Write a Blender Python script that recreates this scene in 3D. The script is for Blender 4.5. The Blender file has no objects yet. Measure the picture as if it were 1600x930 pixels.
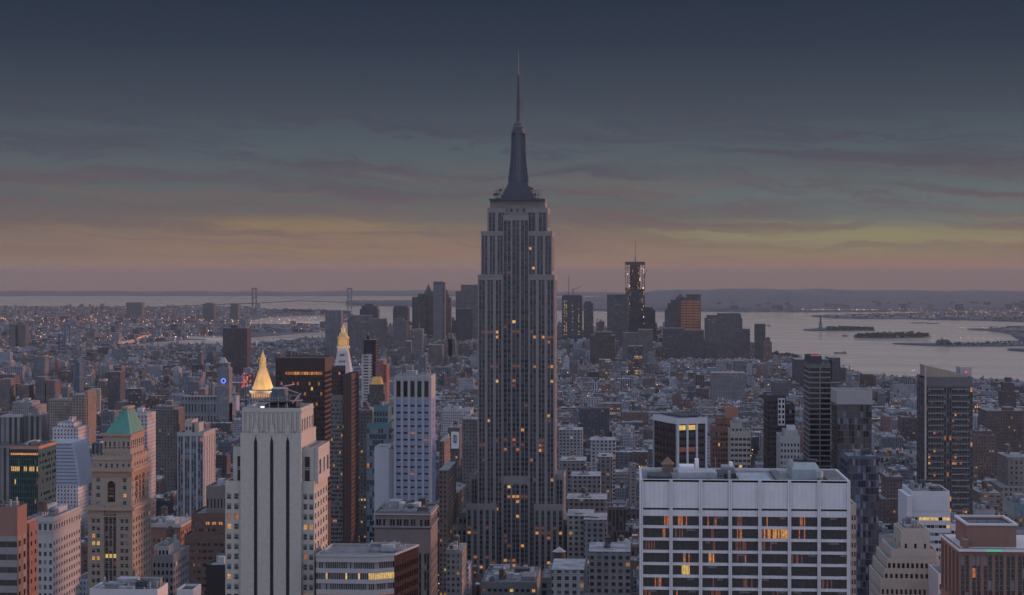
import bpy, math, random
import numpy as np
random.seed(7)
R_ = math.radians
C = bpy.context.scene.collection
# ------------------------------------------------------------------ view constants
F, CX, EY, H = 2650.0, 800.0, 434.0, 270.0      # focal length and eye level in photo pixels; eye height in metres
YAW = R_(3.8)
FW = (-math.sin(YAW), math.cos(YAW)); RT = (math.cos(YAW), math.sin(YAW))
RE = 7.4e6                                       # earth radius with refraction
sc = bpy.context.scene
cam = bpy.data.objects.new('camera', bpy.data.cameras.new('camera')); C.objects.link(cam); sc.camera = cam
cam.location = (0, 0, H); cam.rotation_euler = (R_(90), 0, YAW)
cam.data.sensor_width = 36; cam.data.lens = F/1600*36
cam.data.shift_y = -(465-EY)/1600; cam.data.clip_start = 1; cam.data.clip_end = 200000
sc.view_settings.view_transform = 'Standard'; sc.view_settings.look = 'None'
sc.view_settings.exposure = 0; sc.view_settings.gamma = 1
sc.render.engine = 'CYCLES'
cy = sc.cycles
cy.use_denoising = True; cy.max_bounces = 4; cy.diffuse_bounces = 2; cy.glossy_bounces = 2; cy.transmission_bounces = 2
cy.volume_bounces = 0; cy.sample_clamp_indirect = 3; cy.use_light_tree = False; cy.caustics_reflective = False; cy.caustics_refractive = False
HAZE = 3.1e-5
SUN_AZ, SUN_EL = R_(63), R_(4.2)                 # azimuth from +Y (down the avenues) towards +X, just above the western horizon

# ------------------------------------------------------------------ node helpers
class NT:
    def __init__(s, tree): s.t = tree; s.n = tree.nodes; s.l = tree.links
    def new(s, typ, **kw):
        n = s.n.new(typ)
        for k, v in kw.items(): setattr(n, k, v)
        return n
    def put(s, sock, v):
        if isinstance(v, bpy.types.NodeSocket): s.l.new(v, sock)
        elif isinstance(v, (tuple, list)) and sock.type == 'RGBA' and len(v) == 3: sock.default_value = (*v, 1)
        else: sock.default_value = v
    def math(s, op, a, b=0.0, c=None, clamp=False):
        n = s.new('ShaderNodeMath', operation=op, use_clamp=clamp); s.put(n.inputs[0], a); s.put(n.inputs[1], b)
        if c is not None: s.put(n.inputs[2], c)
        return n.outputs[0]
    def mix(s, f, a, b, mode='MIX'):
        n = s.new('ShaderNodeMix', data_type='RGBA', blend_type=mode); s.put(n.inputs[0], f); s.put(n.inputs[6], a); s.put(n.inputs[7], b)
        return n.outputs[2]
    def ramp(s, f, stops, interp='LINEAR'):
        n = s.new('ShaderNodeValToRGB'); n.color_ramp.interpolation = interp; e = n.color_ramp.elements
        while len(e) < len(stops): e.new(0.5)
        for i, (p, c) in enumerate(stops): e[i].position = p; e[i].color = (*c, 1) if len(c) == 3 else c
        s.put(n.inputs[0], f); return n.outputs[0]
    def noise(s, vec, scale, detail=3, rough=.5):
        n = s.new('ShaderNodeTexNoise'); s.put(n.inputs['Vector'], vec); n.inputs['Scale'].default_value = scale
        n.inputs['Detail'].default_value = detail; n.inputs['Roughness'].default_value = rough
        return n.outputs[0]
    def xyz(s, x, y, z):
        n = s.new('ShaderNodeCombineXYZ'); s.put(n.inputs[0], x); s.put(n.inputs[1], y); s.put(n.inputs[2], z); return n.outputs[0]
    def sep(s, v):
        n = s.new('ShaderNodeSeparateXYZ'); s.put(n.inputs[0], v); return n.outputs
    def mr(s, v, a, b, c=0.0, d=1.0, t='LINEAR'):
        n = s.new('ShaderNodeMapRange', interpolation_type=t); n.clamp = True
        for i, q in enumerate((v, a, b, c, d)): s.put(n.inputs[i], q)
        return n.outputs[0]
def L(r, g, b):                                   # 8-bit sRGB to linear
    return tuple(((c/255)/12.92 if c/255 <= .04045 else ((c/255+.055)/1.055)**2.4) for c in (r, g, b))

# ------------------------------------------------------------------ world: dusk sky
w = bpy.data.worlds.new('World'); sc.world = w; w.use_nodes = True
w.node_tree.nodes.clear(); N = NT(w.node_tree)
tc = N.new('ShaderNodeTexCoord').outputs['Generated']
dx, dy, dz = N.sep(tc)
a_ = N.math('ADD', N.math('MULTIPLY', dx, FW[0]), N.math('MULTIPLY', dy, FW[1]))
b_ = N.math('ADD', N.math('MULTIPLY', dx, RT[0]), N.math('MULTIPLY', dy, RT[1]))
az = N.math('ARCTAN2', b_, a_); el = N.math('ARCSINE', dz)
base = N.ramp(N.math('DIVIDE', N.math('MAXIMUM', el, 0), 1.0, clamp=True), [
    (0.0, (.52,.235,.10)), (.006, (.41,.225,.118)), (.012, (.31,.185,.12)), (.024, (.24,.165,.12)), (.034, L(103,97,93)), (.05, L(90,97,99)),
    (.073, L(80,91,99)), (.107, L(60,69,82)), (.135, L(44,55,72)), (.165, L(35,46,64)), (.26, (.05,.065,.105)), (.6, (.32,.38,.53)), (1, (.48,.56,.75))])
# long cloud streaks, slightly tilted
elt = N.math('ADD', el, N.math('MULTIPLY', az, .035))
wob = N.math('MULTIPLY', N.math('SUBTRACT', N.noise(N.xyz(N.math('MULTIPLY', az, 7), N.math('MULTIPLY', el, 26), 3.0), 1.0, 5, .6), .5), .040)
sv = N.xyz(N.math('MULTIPLY', az, 3.2), N.math('MULTIPLY', N.math('ADD', elt, wob), 75), 0.0)
n1 = N.noise(sv, 1.0, 5, .55)
n2 = N.noise(N.xyz(N.math('MULTIPLY', az, 6.5), N.math('MULTIPLY', N.math('ADD', elt, wob), 48), 7.3), 1.0, 5, .6)
band = N.math('MULTIPLY', N.mr(el, .012, .034, t='SMOOTHSTEP'), N.mr(el, .118, .07, t='SMOOTHSTEP'))
mauve = N.ramp(el, [(0, L(120,103,104)), (.035, L(103,90,96)), (.07, L(76,76,90)), (.12, L(52,58,76))])
k1 = N.math('MULTIPLY', N.mr(n1, .47, .62, t='SMOOTHSTEP'), N.math('MULTIPLY', band, .85))
col = N.mix(k1, base, mauve)
k2 = N.math('MULTIPLY', N.mr(n2, .52, .68, t='SMOOTHSTEP'), N.math('MULTIPLY', band, .7))
col = N.mix(k2, col, mauve)
# glowing gaps low over the horizon: yellow to the left, yellow-green and pale blue to the right
gap = N.math('MULTIPLY', N.mr(el, .008, .018, t='SMOOTHSTEP'), N.mr(el, .040, .027, t='SMOOTHSTEP'))
n3 = N.noise(N.xyz(N.math('MULTIPLY', az, 2.6), N.math('MULTIPLY', N.math('ADD', elt, N.math('MULTIPLY', wob, .5)), 95), 21.7), 1.0, 4, .5)
gcol = N.mix(N.mr(az, -.1, .12), L(152,124,86), L(142,138,100))
azw = N.math('ADD', N.math('MULTIPLY', N.mr(az, -.24, -.13, t='SMOOTHSTEP'), N.mr(az, -.03, -.10, t='SMOOTHSTEP')), N.mr(az, .0, .12, t='SMOOTHSTEP'), clamp=True)
azw = N.math('ADD', N.math('MULTIPLY', azw, .8), .2)
col = N.mix(N.math('MULTIPLY', N.math('MULTIPLY', gap, N.math('MULTIPLY', azw, N.mr(n3, .40, .62, t='SMOOTHSTEP'))), .95), col, gcol)
n4 = N.noise(N.xyz(N.math('MULTIPLY', az, 5), N.math('MULTIPLY', N.math('ADD', elt, wob), 150), 55.0), 1.0, 5, .6)
col = N.mix(N.math('MULTIPLY', N.math('MULTIPLY', N.mr(n4, .47, .6, t='SMOOTHSTEP'), N.math('MULTIPLY', N.mr(el, .006, .02), N.mr(el, .075, .045))), .55), col, L(112,93,92))
gap2 = N.math('MULTIPLY', N.math('MULTIPLY', N.mr(el, .026, .034, t='SMOOTHSTEP'), N.mr(el, .066, .046, t='SMOOTHSTEP')), N.mr(az, -.15, .2))
col = N.mix(N.math('MULTIPLY', N.math('MULTIPLY', gap2, N.mr(n1, .56, .40, t='SMOOTHSTEP')), .5), col, L(100,118,120))
wisp = N.noise(N.xyz(N.math('ADD', N.math('MULTIPLY', az, 9), N.math('MULTIPLY', el, 30)), N.math('MULTIPLY', N.math('ADD', N.math('ADD', el, N.math('MULTIPLY', az, .09)), N.math('MULTIPLY', wob, 1.6)), 120), 40.0), 1.0, 6, .62)
col = N.mix(N.math('MULTIPLY', N.math('MULTIPLY', N.mr(wisp, .50, .64, t='SMOOTHSTEP'), N.math('MULTIPLY', N.mr(el, .008, .05, t='SMOOTHSTEP'), N.mr(el, .13, .08))), .75), col, mauve)
warm = N.math('MULTIPLY', N.mr(el, .03, .0), N.mr(az, -.35, .45))
col = N.mix(N.math('MULTIPLY', warm, .35), col, (.52,.22,.10))
# the sky behind the viewer and overhead is still pale
back = N.math('MULTIPLY', N.mr(a_, .55, -.35, t='SMOOTHSTEP'), 1.0)
bcol = N.ramp(N.math('MAXIMUM', el, 0), [(0, (.47,.49,.64)), (.3, (.54,.61,.83)), (1, (.50,.59,.79))])
col = N.mix(back, col, bcol)
side = N.math('MULTIPLY', N.math('MULTIPLY', N.mr(b_, .5, .95), N.mr(el, .35, .0)), .8)
col = N.mix(side, col, (.55, .30, .20))
nish = N.new('ShaderNodeTexSky', sky_type='NISHITA'); nish.sun_disc = False
nish.sun_elevation = SUN_EL; nish.sun_rotation = SUN_AZ
nsk = N.mix(1.0, nish.outputs[0], (.0015, .0015, .0015), 'MULTIPLY')
col = N.mix(1.0, col, nsk, 'ADD')
SKY = N.new('ShaderNodeBackground'); N.put(SKY.inputs[0], col); SKY.inputs[1].default_value = 1.0
N.l.new(SKY.outputs[0], N.new('ShaderNodeOutputWorld').inputs[0])
w.cycles.sampling_method = 'MANUAL'; w.cycles.sample_map_resolution = 512
# ------------------------------------------------------------------ last of the sun, far right
sd = bpy.data.lights.new('sun', 'SUN'); sd.energy = 3.2; sd.angle = R_(3); sd.color = (1, .45, .29)
so = bpy.data.objects.new('sun', sd); C.objects.link(so)
so.rotation_euler = (R_(90)-SUN_EL, 0, -SUN_AZ + math.pi)

# ------------------------------------------------------------------ picture <-> place
def ray(px): k = (px-CX)/F; return FW[0]+RT[0]*k, FW[1]+RT[1]*k
def X(px, Y): a, b = ray(px); return a*Y/b
def T(px, Y): return Y/ray(px)[1]
def Z(py, px, Y): return H+(EY-py)/F*T(px, Y)
def G(px, py):                                   # where the sight line meets the (curved) ground
    k = (px-CX)/F; s = 1+k*k; m = (py-EY)/F
    q = m*m-2*s*H/RE
    t = m*RE/s if q <= 0 else (m-math.sqrt(q))/(s/RE)
    a, b = ray(px); return a*t, b*t
def gz(x, y): return -(x*x+y*y)/(2*RE)
def proj(x, y, z):
    t = x*FW[0]+y*FW[1]; r = x*RT[0]+y*RT[1]
    if t < 1: return (9999, 9999, t)
    return CX+F*r/t, EY-F*(z-H)/t, t

# ------------------------------------------------------------------ materials
MATS = {}
def mat(name, rgb, rough=.8, var=.18, scale=.3, metal=0, spec=.3, streak=False, joint=None, vj=None):
    if name in MATS: return MATS[name]
    m = bpy.data.materials.new(name); m.use_nodes = True; n = NT(m.node_tree); bs = m.node_tree.nodes['Principled BSDF']
    g = n.new('ShaderNodeNewGeometry').outputs['Position']
    f = n.noise(g, scale, 5, .6)
    if streak:
        x, y, z = n.sep(g); f2 = n.noise(n.xyz(n.math('MULTIPLY', n.math('ADD', x, y), 1.3), 0.0, n.math('MULTIPLY', z, .06)), 1.0, 3)
        f = n.math('ADD', n.math('MULTIPLY', f, .5), n.math('MULTIPLY', f2, .5))
    c = n.mix(f, tuple(max(0, q*(1-var*1.6)) for q in rgb), tuple(min(1, q*(1+var*1.6)) for q in rgb))
    if joint:
        x, y, z = n.sep(g); jz = n.math('LESS_THAN', n.math('FRACT', n.math('DIVIDE', z, joint)), .06)
        c = n.mix(n.math('MULTIPLY', jz, .25), c, tuple(q*.45 for q in rgb))
    if vj:
        x, y, z = n.sep(g); jx = n.math('LESS_THAN', n.math('FRACT', n.math('DIVIDE', n.math('ADD', x, y), vj)), .10); wn_ = n.new('ShaderNodeTexWhiteNoise', noise_dimensions='2D'); n.put(wn_.inputs['Vector'], n.xyz(n.math('FLOOR', n.math('DIVIDE', n.math('ADD', x, y), vj)), n.math('FLOOR', n.math('DIVIDE', z, 3.9)), 0.0))
        c = n.mix(n.mr(wn_.outputs[0], 0, 1, 0, .22), c, tuple(q*.72 for q in rgb)); c = n.mix(n.math('MULTIPLY', jx, .35), c, tuple(q*.5 for q in rgb))
    n.put(bs.inputs['Base Color'], c); bs.inputs['Roughness'].default_value = rough; bs.inputs['Metallic'].default_value = metal
    bs.inputs['Specular IOR Level'].default_value = spec
    MATS[name] = m; return m
def emit(name, rgb, s, vary=0.0):
    if name in MATS: return MATS[name]
    m = bpy.data.materials.new(name); m.use_nodes = True; n = NT(m.node_tree); bs = m.node_tree.nodes['Principled BSDF']
    bs.inputs['Base Color'].default_value = (.05, .05, .05, 1)
    if vary:
        g = n.new('ShaderNodeNewGeometry').outputs['Position']
        f = n.noise(g, .9, 2, .7)
        n.put(bs.inputs['Emission Color'], n.mix(n.mr(f, .35, .65), tuple(q*(1-vary) for q in rgb), rgb))
    else: bs.inputs['Emission Color'].default_value = (*rgb, 1)
    bs.inputs['Emission Strength'].default_value = s
    m.cycles.emission_sampling = 'NONE'
    MATS[name] = m; return m
def glass(name, rgb, rough=.12, spec=.6):
    return mat(name, rgb, rough, .25, .08, 0, spec)
LAMP_A = None
PANES = [glass('pane_dark', (.012,.014,.02)), glass('pane_blue', (.025,.03,.045)), mat('pane_blind', (.22,.22,.24), .5, .1, .5),
         emit('pane_amber', (1,.42,.10), .75, .6), emit('pane_orange', (1,.28,.07), .45, .6), emit('pane_dim', (.9,.22,.09), .16, .7), emit('pane_yellow', (1,.62,.16), .85, .5),
         glass('pane_sky', (.14,.165,.22), .3), glass('pane_bronze', (.095,.09,.085), .25), glass('pane_slate', (.06,.065,.08), .25)]
mat('roof_gray', (.19,.20,.22), .9, .6, .35); mat('roof_dark', (.07,.07,.08), .9, .6, .35); mat('roof_pale', (.34,.36,.40), .9, .45, .4)
mat('metal_gray', (.28,.29,.31), .5, .2, .4); mat('metal_dark', (.05,.05,.06), .5, .2, .4); mat('wood_tank', (.10,.075,.06), .9, .3, .8)
mat('white_paint', (.72,.73,.76), .6, .08, .3)

def facade_material():
    m = bpy.data.materials.new('facade'); m.use_nodes = True; n = NT(m.node_tree); bs = m.node_tree.nodes['Principled BSDF']
    A = n.new('ShaderNodeAttribute', attribute_name='col'); P = n.new('ShaderNodeAttribute', attribute_name='par')
    uv = n.new('ShaderNodeUVMap', uv_map='uv').outputs[0]; u, v, _ = n.sep(uv); pw, ph, fw = n.sep(P.outputs['Vector']); fh = P.outputs['Alpha']
    U = n.math('DIVIDE', u, n.math('MULTIPLY', pw, 10)); V = n.math('DIVIDE', v, n.math('MULTIPLY', ph, 10))
    mu = n.math('COMPARE', n.math('FRACT', U), .5, n.math('MULTIPLY', fw, .5)); mv = n.math('COMPARE', n.math('FRACT', V), .5, n.math('MULTIPLY', fh, .5))
    mask = n.math('MULTIPLY', mu, mv)
    wn = n.new('ShaderNodeTexWhiteNoise', noise_dimensions='2D'); n.put(wn.inputs['Vector'], n.xyz(n.math('FLOOR', U), n.math('FLOOR', V), 0.0))
    r = wn.outputs[0]; rc = n.sep(wn.outputs[1])
    # whole floors are lit more often than single rooms
    wn2 = n.new('ShaderNodeTexWhiteNoise', noise_dimensions='2D'); n.put(wn2.inputs['Vector'], n.xyz(n.math('FLOOR', n.math('DIVIDE', U, 9)), n.math('FLOOR', V), 0.0))
    lp = n.math('MULTIPLY', A.outputs['Alpha'], n.mr(wn2.outputs[0], .0, .14, 11.0, .8))
    lit = n.math('MULTIPLY', n.math('LESS_THAN', r, lp), mask)
    g = n.new('ShaderNodeNewGeometry').outputs['Position']
    dirt = n.mr(n.noise(g, .05, 5, .65), .3, .7, .72, 1.25)
    edge = n.math('MULTIPLY', n.math('LESS_THAN', n.math('FRACT', V), .07), .3)
    wall = n.mix(1.0, A.outputs['Color'], n.xyz(dirt, dirt, dirt), 'MULTIPLY'); wall = n.mix(edge, wall, (.03,.03,.035))
    pane = n.mix(n.math('GREATER_THAN', rc[1], .8), (.028,.03,.04), (.10,.105,.12))
    n.put(bs.inputs['Base Color'], n.mix(mask, wall, pane))
    n.put(bs.inputs['Roughness'], n.mr(mask, 0, 1, .85, .3)); bs.inputs['Specular IOR Level'].default_value = .35
    n.put(bs.inputs['Emission Color'], n.ramp(rc[2], [(0, (1,.28,.07)), (.45, (1,.50,.15)), (.8, (1,.68,.28)), (1, (1,.85,.6))]))
    n.put(bs.inputs['Emission Strength'], n.math('MULTIPLY', lit, n.mr(rc[0], 0, 1, .25, 1.0)))
    m.cycles.emission_sampling = 'NONE'
    return m
def tint_material():                             # roofs and roof clutter: colour from the 'col' attribute
    m = bpy.data.materials.new('roofing'); m.use_nodes = True; n = NT(m.node_tree); bs = m.node_tree.nodes['Principled BSDF']
    A = n.new('ShaderNodeAttribute', attribute_name='col'); g = n.new('ShaderNodeNewGeometry').outputs['Position']
    d = n.mr(n.noise(g, .11, 6, .7), .3, .7, .5, 1.5)
    n.put(bs.inputs['Base Color'], n.mix(1.0, A.outputs['Color'], n.xyz(d, d, d), 'MULTIPLY')); bs.inputs['Roughness'].default_value = .9
    return m
FAC = facade_material(); TINT = tint_material()

# ------------------------------------------------------------------ mesh builder
class MB:
    def __init__(s): s.v = []; s.f = []; s.m = []; s.uv = []; s.c = []; s.p = []; s.mats = []
    def mi(s, m):
        if m not in s.mats: s.mats.append(m)
        return s.mats.index(m)
    def quad(s, pts, m, uv=None, col=(1,1,1,0), par=(.3,.3,.5,.5)):
        i = len(s.v); s.v += pts; k = len(pts); s.f.append(tuple(range(i, i+k))); s.m.append(s.mi(m))
        s.uv += uv if uv else [(0, 0)]*k; s.c.append(col); s.p.append(par)
    def box(s, x0, x1, y0, y1, z0, z1, m, top=None, col=(1,1,1,0), par=(.3,.3,.5,.5), tcol=None, bottom=False, seed=0):
        top = top or m; W, D = x1-x0, y1-y0; q = seed*97.0
        for (a, b, c, d, ln, o) in ((x0,y0,x1,y0,W,0), (x1,y0,x1,y1,D,300), (x1,y1,x0,y1,W,600), (x0,y1,x0,y0,D,900)):
            s.quad([(a,b,z0),(c,d,z0),(c,d,z1),(a,b,z1)], m, [(q+o,0),(q+o+ln,0),(q+o+ln,z1-z0),(q+o,z1-z0)], col, par)
        s.quad([(x0,y0,z1),(x1,y0,z1),(x1,y1,z1),(x0,y1,z1)], top, None, tcol or col, par)
        if bottom: s.quad([(x0,y1,z0),(x1,y1,z0),(x1,y0,z0),(x0,y0,z0)], m, None, col, par)
    def cyl(s, x, y, z0, z1, r0, r1, m, n=8, cap=True, col=(1,1,1,0), ph=0.0):
        A = [(math.cos(ph+6.28318*k/n), math.sin(ph+6.28318*k/n)) for k in range(n)]
        for k in range(n):
            a, b = A[k], A[(k+1) % n]
            if r1 > 0: s.quad([(x+a[0]*r0,y+a[1]*r0,z0),(x+b[0]*r0,y+b[1]*r0,z0),(x+b[0]*r1,y+b[1]*r1,z1),(x+a[0]*r1,y+a[1]*r1,z1)], m, None, col)
            else: s.quad([(x+a[0]*r0,y+a[1]*r0,z0),(x+b[0]*r0,y+b[1]*r0,z0),(x,y,z1)], m, None, col)
        if cap and r1 > 0: s.quad([(x+a[0]*r1,y+a[1]*r1,z1) for a in A], m, None, col)
    def frus(s, x0, x1, y0, y1, z0, a0, a1, b0, b1, z1, m, top=None):   # box whose top is another rectangle
        lo = [(x0,y0,z0),(x1,y0,z0),(x1,y1,z0),(x0,y1,z0)]; hi = [(a0,b0,z1),(a1,b0,z1),(a1,b1,z1),(a0,b1,z1)]
        for k in range(4): j = (k+1) % 4; s.quad([lo[k], lo[j], hi[j], hi[k]], m)
        s.quad(hi, top or m)
    def bar(s, p, q, r, m, n=4):                  # round-ish bar between two points
        p = np.array(p, float); q = np.array(q, float); d = q-p; ln = np.linalg.norm(d)
        if ln < 1e-6: return
        d /= ln; up = np.array((0,0,1.)) if abs(d[2]) < .9 else np.array((1.,0,0)); a = np.cross(d, up); a /= np.linalg.norm(a); b = np.cross(d, a)
        c = [(math.cos(6.28318*(k+.5)/n)*a+math.sin(6.28318*(k+.5)/n)*b)*r for k in range(n)]
        for k in range(n):
            j = (k+1) % n; s.quad([tuple(p+c[k]), tuple(q+c[k]), tuple(q+c[j]), tuple(p+c[j])], m)
        s.quad([tuple(q+c[k]) for k in range(n)], m); s.quad([tuple(p+c[k]) for k in reversed(range(n))], m)
    def mesh(s, name, off=(0,0,0)):
        me = bpy.data.meshes.new(name); V = np.array(s.v, np.float32)-np.array(off, np.float32)
        nv, nf = len(V), len(s.f); cnt = np.array([len(f) for f in s.f], np.int32); nl = int(cnt.sum())
        me.vertices.add(nv); me.vertices.foreach_set('co', V.ravel()); me.loops.add(nl); me.loops.foreach_set('vertex_index', np.arange(nl, dtype=np.int32))
        me.polygons.add(nf); st = np.zeros(nf, np.int32); st[1:] = np.cumsum(cnt)[:-1]; me.polygons.foreach_set('loop_start', st)
        try: me.polygons.foreach_set('loop_total', cnt)
        except Exception: pass
        me.polygons.foreach_set('material_index', np.array(s.m, np.int32))
        for m in s.mats: me.materials.append(m)
        if FAC in s.mats or TINT in s.mats:
            uv = me.uv_layers.new(name='uv'); uv.data.foreach_set('uv', np.array(s.uv, np.float32).ravel())
            c = me.attributes.new('col', 'FLOAT_COLOR', 'CORNER'); c.data.foreach_set('color', np.repeat(np.array(s.c, np.float32), cnt, axis=0).ravel())
            c = me.attributes.new('par', 'FLOAT_COLOR', 'CORNER'); c.data.foreach_set('color', np.repeat(np.array(s.p, np.float32), cnt, axis=0).ravel())
        me.update(calc_edges=True); return me
    def build(s, name, parent=None, loc=None):
        if not s.f: return None
        off = tuple(loc) if loc else (tuple(parent.location) if parent else (0,0,0))
        o = bpy.data.objects.new(name, s.mesh(name, off)); C.objects.link(o)
        if parent: o.parent = parent
        elif loc: o.location = loc
        return o
def empty(name, label, cat, loc, rot=0, group=None):
    o = bpy.data.objects.new(name, None); C.objects.link(o); o.location = loc; o.rotation_euler = (0,0,rot); o.empty_display_size = 5
    o['label'] = label; o['category'] = cat
    if group: o['group'] = group
    return o
def structure(o): o['kind'] = 'structure'; return o
def stuff(o): o['kind'] = 'stuff'; return o
# ================================================================== THE SETTING
def water_material():
    m = bpy.data.materials.new('water'); m.use_nodes = True; n = NT(m.node_tree); bs = m.node_tree.nodes['Principled BSDF']
    g = n.new('ShaderNodeNewGeometry').outputs['Position']; x, y, z = n.sep(g)
    v = n.xyz(n.math('MULTIPLY', n.math('ADD', n.math('MULTIPLY', x, .35), y), .0035), n.math('MULTIPLY', x, .0007), 0.0)
    f = n.noise(v, 1.0, 5, .6)
    n.put(bs.inputs['Base Color'], n.mix(f, (.56,.455,.37), (.76,.62,.51)))  # pale peach base carries the sky's reflection in the water colour
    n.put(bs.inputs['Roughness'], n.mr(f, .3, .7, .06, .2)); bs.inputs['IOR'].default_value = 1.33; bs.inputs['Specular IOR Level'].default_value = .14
    b = n.new('ShaderNodeBump'); b.inputs['Strength'].default_value = .10; b.inputs['Distance'].default_value = 1.0
    n.put(b.inputs['Height'], n.noise(n.xyz(n.math('MULTIPLY', x, .02), n.math('MULTIPLY', y, .05), 0.0), 1.0, 4, .6)); n.l.new(b.outputs[0], bs.inputs['Normal'])
    return m
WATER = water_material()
def sheet(name, rows, m, kind='structure'):       # rows: list of equally long point lists
    V = [p for r in rows for p in r]; k = len(rows[0]); Fc = []
    for i in range(len(rows)-1):
        for j in range(k-1): Fc.append((i*k+j, i*k+j+1, (i+1)*k+j+1, (i+1)*k+j))
    me = bpy.data.meshes.new(name); me.from_pydata(V, [], Fc); me.materials.append(m)
    for p in me.polygons: p.use_smooth = True
    o = bpy.data.objects.new(name, me); C.objects.link(o)
    if kind: o['kind'] = kind
    return o
rows = []
for i in range(46):
    r = 60*(66000/60)**(i/45)
    rows.append([(r*math.sin(a), r*math.cos(a), gz(r*math.sin(a), r*math.cos(a))) for a in [R_(t) for t in list(range(-180, -40, 5))+[q*.5 for q in range(-80, 80)]+list(range(40, 181, 5))]])
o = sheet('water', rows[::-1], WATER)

def ip(tab, x):
    if x <= tab[0][0]: return tab[0][1]
    for (a, b), (c, d) in zip(tab, tab[1:]):
        if x <= c: return b+(d-b)*(x-a)/(c-a)
    return tab[-1][1]
def jit(x, s, a): return a*(math.sin(x*.061*s)+.6*math.sin(x*.173*s+1.3)+.35*math.sin(x*.41*s+.4))
def land(name, near, far, m, hgt=2.5, hill=None, nr=10, step=6, kind='structure', j=.25, jf=None, edge_lo=-250, edge_hi=1850, seed=1.0):
    # near / far: tables px -> py of the near and far shore; each shore point is found on the ground where its sight line lands
    p0 = max(edge_lo, near[0][0]); p1 = min(edge_hi, near[-1][0]); n = int((p1-p0)/step)+1
    cols = []
    for i in range(n+1):
        px = p0+(p1-p0)*i/n
        a = G(px, ip(near, px)+jit(px, seed, j)); fy = ip(far, px)+jit(px+50, seed*1.3, (j if jf is None else jf)); b = G(px, fy) if fy > 457.2 else None
        if b is None: k = ray(px); b = (k[0]*60000, k[1]*60000)
        c = []
        for q in range(nr+1):
            t = q/nr; x = a[0]+(b[0]-a[0])*t; y = a[1]+(b[1]-a[1])*t
            h = hgt+(hill(px, t) if hill else 0)
            c.append((x, y, gz(x, y)+h))
        c.insert(0, (a[0], a[1], gz(*a)-3)); c.append((b[0], b[1], gz(*b)-3)); cols.append(c)
    return sheet(name, [[cols[i][q] for i in range(n+1)] for q in range(nr+3)], m, kind)
city_floor = mat('city_floor', (.045,.045,.05), .95, .4, .01)
far_land = mat('far_land', (.065,.082,.115), .95, .6, .0012)  # blue of the distant haze is put into this and the wood colour
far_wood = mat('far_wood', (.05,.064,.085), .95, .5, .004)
# Manhattan: shoreline of the far side, from the East River round the tip to the Hudson
MAN = [(-250,552),(0,548),(60,549),(175,551),(270,549),(350,552),(392,549),(440,543),(505,538),(560,530),(620,505),(760,500),(900,512),(1010,533),(1110,560),(1206,556),(1240,562),(1300,570),(1322,578),(1345,590),(1420,592),(1520,596),(1600,598),(1850,606)]
near_m = [(-250, 4000), (1850, 4000)]
land('ground', near_m, MAN, city_floor, 0.6, nr=30, step=20, j=0, jf=0)
# Brooklyn
BK_F = [(-250,480),(0,479.5),(380,480),(450,486),(520,491),(545,492.5),(560,495)]
BK_N = [(-250,544),(0,542),(60,541),(175,542),(230,536),(300,531),(350,530),(400,527),(440,524),(500,520),(530,507),(560,497)]
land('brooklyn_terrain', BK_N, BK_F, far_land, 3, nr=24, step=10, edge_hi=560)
# basins and canals lie in the Brooklyn shore as sheets of water just above it
def pool(pts, z=3.6):
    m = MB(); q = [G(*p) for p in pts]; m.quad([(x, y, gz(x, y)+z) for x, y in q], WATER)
    o = m.build('water'); o['kind'] = 'structure'; return o
def strip_water(near, far, z=3.7, jj=.3):
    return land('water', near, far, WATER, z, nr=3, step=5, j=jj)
strip_water([(228,508.5),(290,509.5),(345,508)], [(228,506.5),(290,506),(345,506.8)])
strip_water([(388,508),(430,509.5),(480,507),(530,508)], [(388,502),(420,497),(470,494),(530,494)])
strip_water([(60,545),(120,545.2),(176,544)], [(60,541),(120,541.2),(176,540.5)])
strip_water([(205,559),(240,558.6)], [(205,556.6),(240,556.8)])
strip_water([(285,530),(350,531)], [(285,526),(350,526.5)])
strip_water([(386,545),(430,543),(505,536)], [(386,531),(430,528),(505,522)])
# far highlands beyond the lower bay, Staten Island and the Jersey shore
def ridge(tab, n=.12): return lambda px, t: ip(tab, px)*math.sin(min(1, t*1.25)*math.pi/2)**.8*(1+n*math.sin(px*.05+t*7)+n*.5*math.sin(px*.13+t*19)) if t < .98 else 0
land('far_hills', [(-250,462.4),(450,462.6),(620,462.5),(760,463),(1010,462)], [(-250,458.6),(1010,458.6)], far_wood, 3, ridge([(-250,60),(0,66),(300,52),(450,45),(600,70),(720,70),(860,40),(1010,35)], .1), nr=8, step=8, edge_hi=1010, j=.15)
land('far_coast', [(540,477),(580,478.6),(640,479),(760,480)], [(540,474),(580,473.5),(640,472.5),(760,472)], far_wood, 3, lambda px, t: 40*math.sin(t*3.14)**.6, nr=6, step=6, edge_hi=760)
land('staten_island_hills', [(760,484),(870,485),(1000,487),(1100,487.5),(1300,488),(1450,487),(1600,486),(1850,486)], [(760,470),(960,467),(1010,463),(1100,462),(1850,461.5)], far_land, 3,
     ridge([(760,20),(900,30),(960,45),(1010,85),(1080,120),(1180,128),(1300,118),(1400,100),(1600,92),(1850,90)], .07), nr=18, step=8, j=.3)
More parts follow.
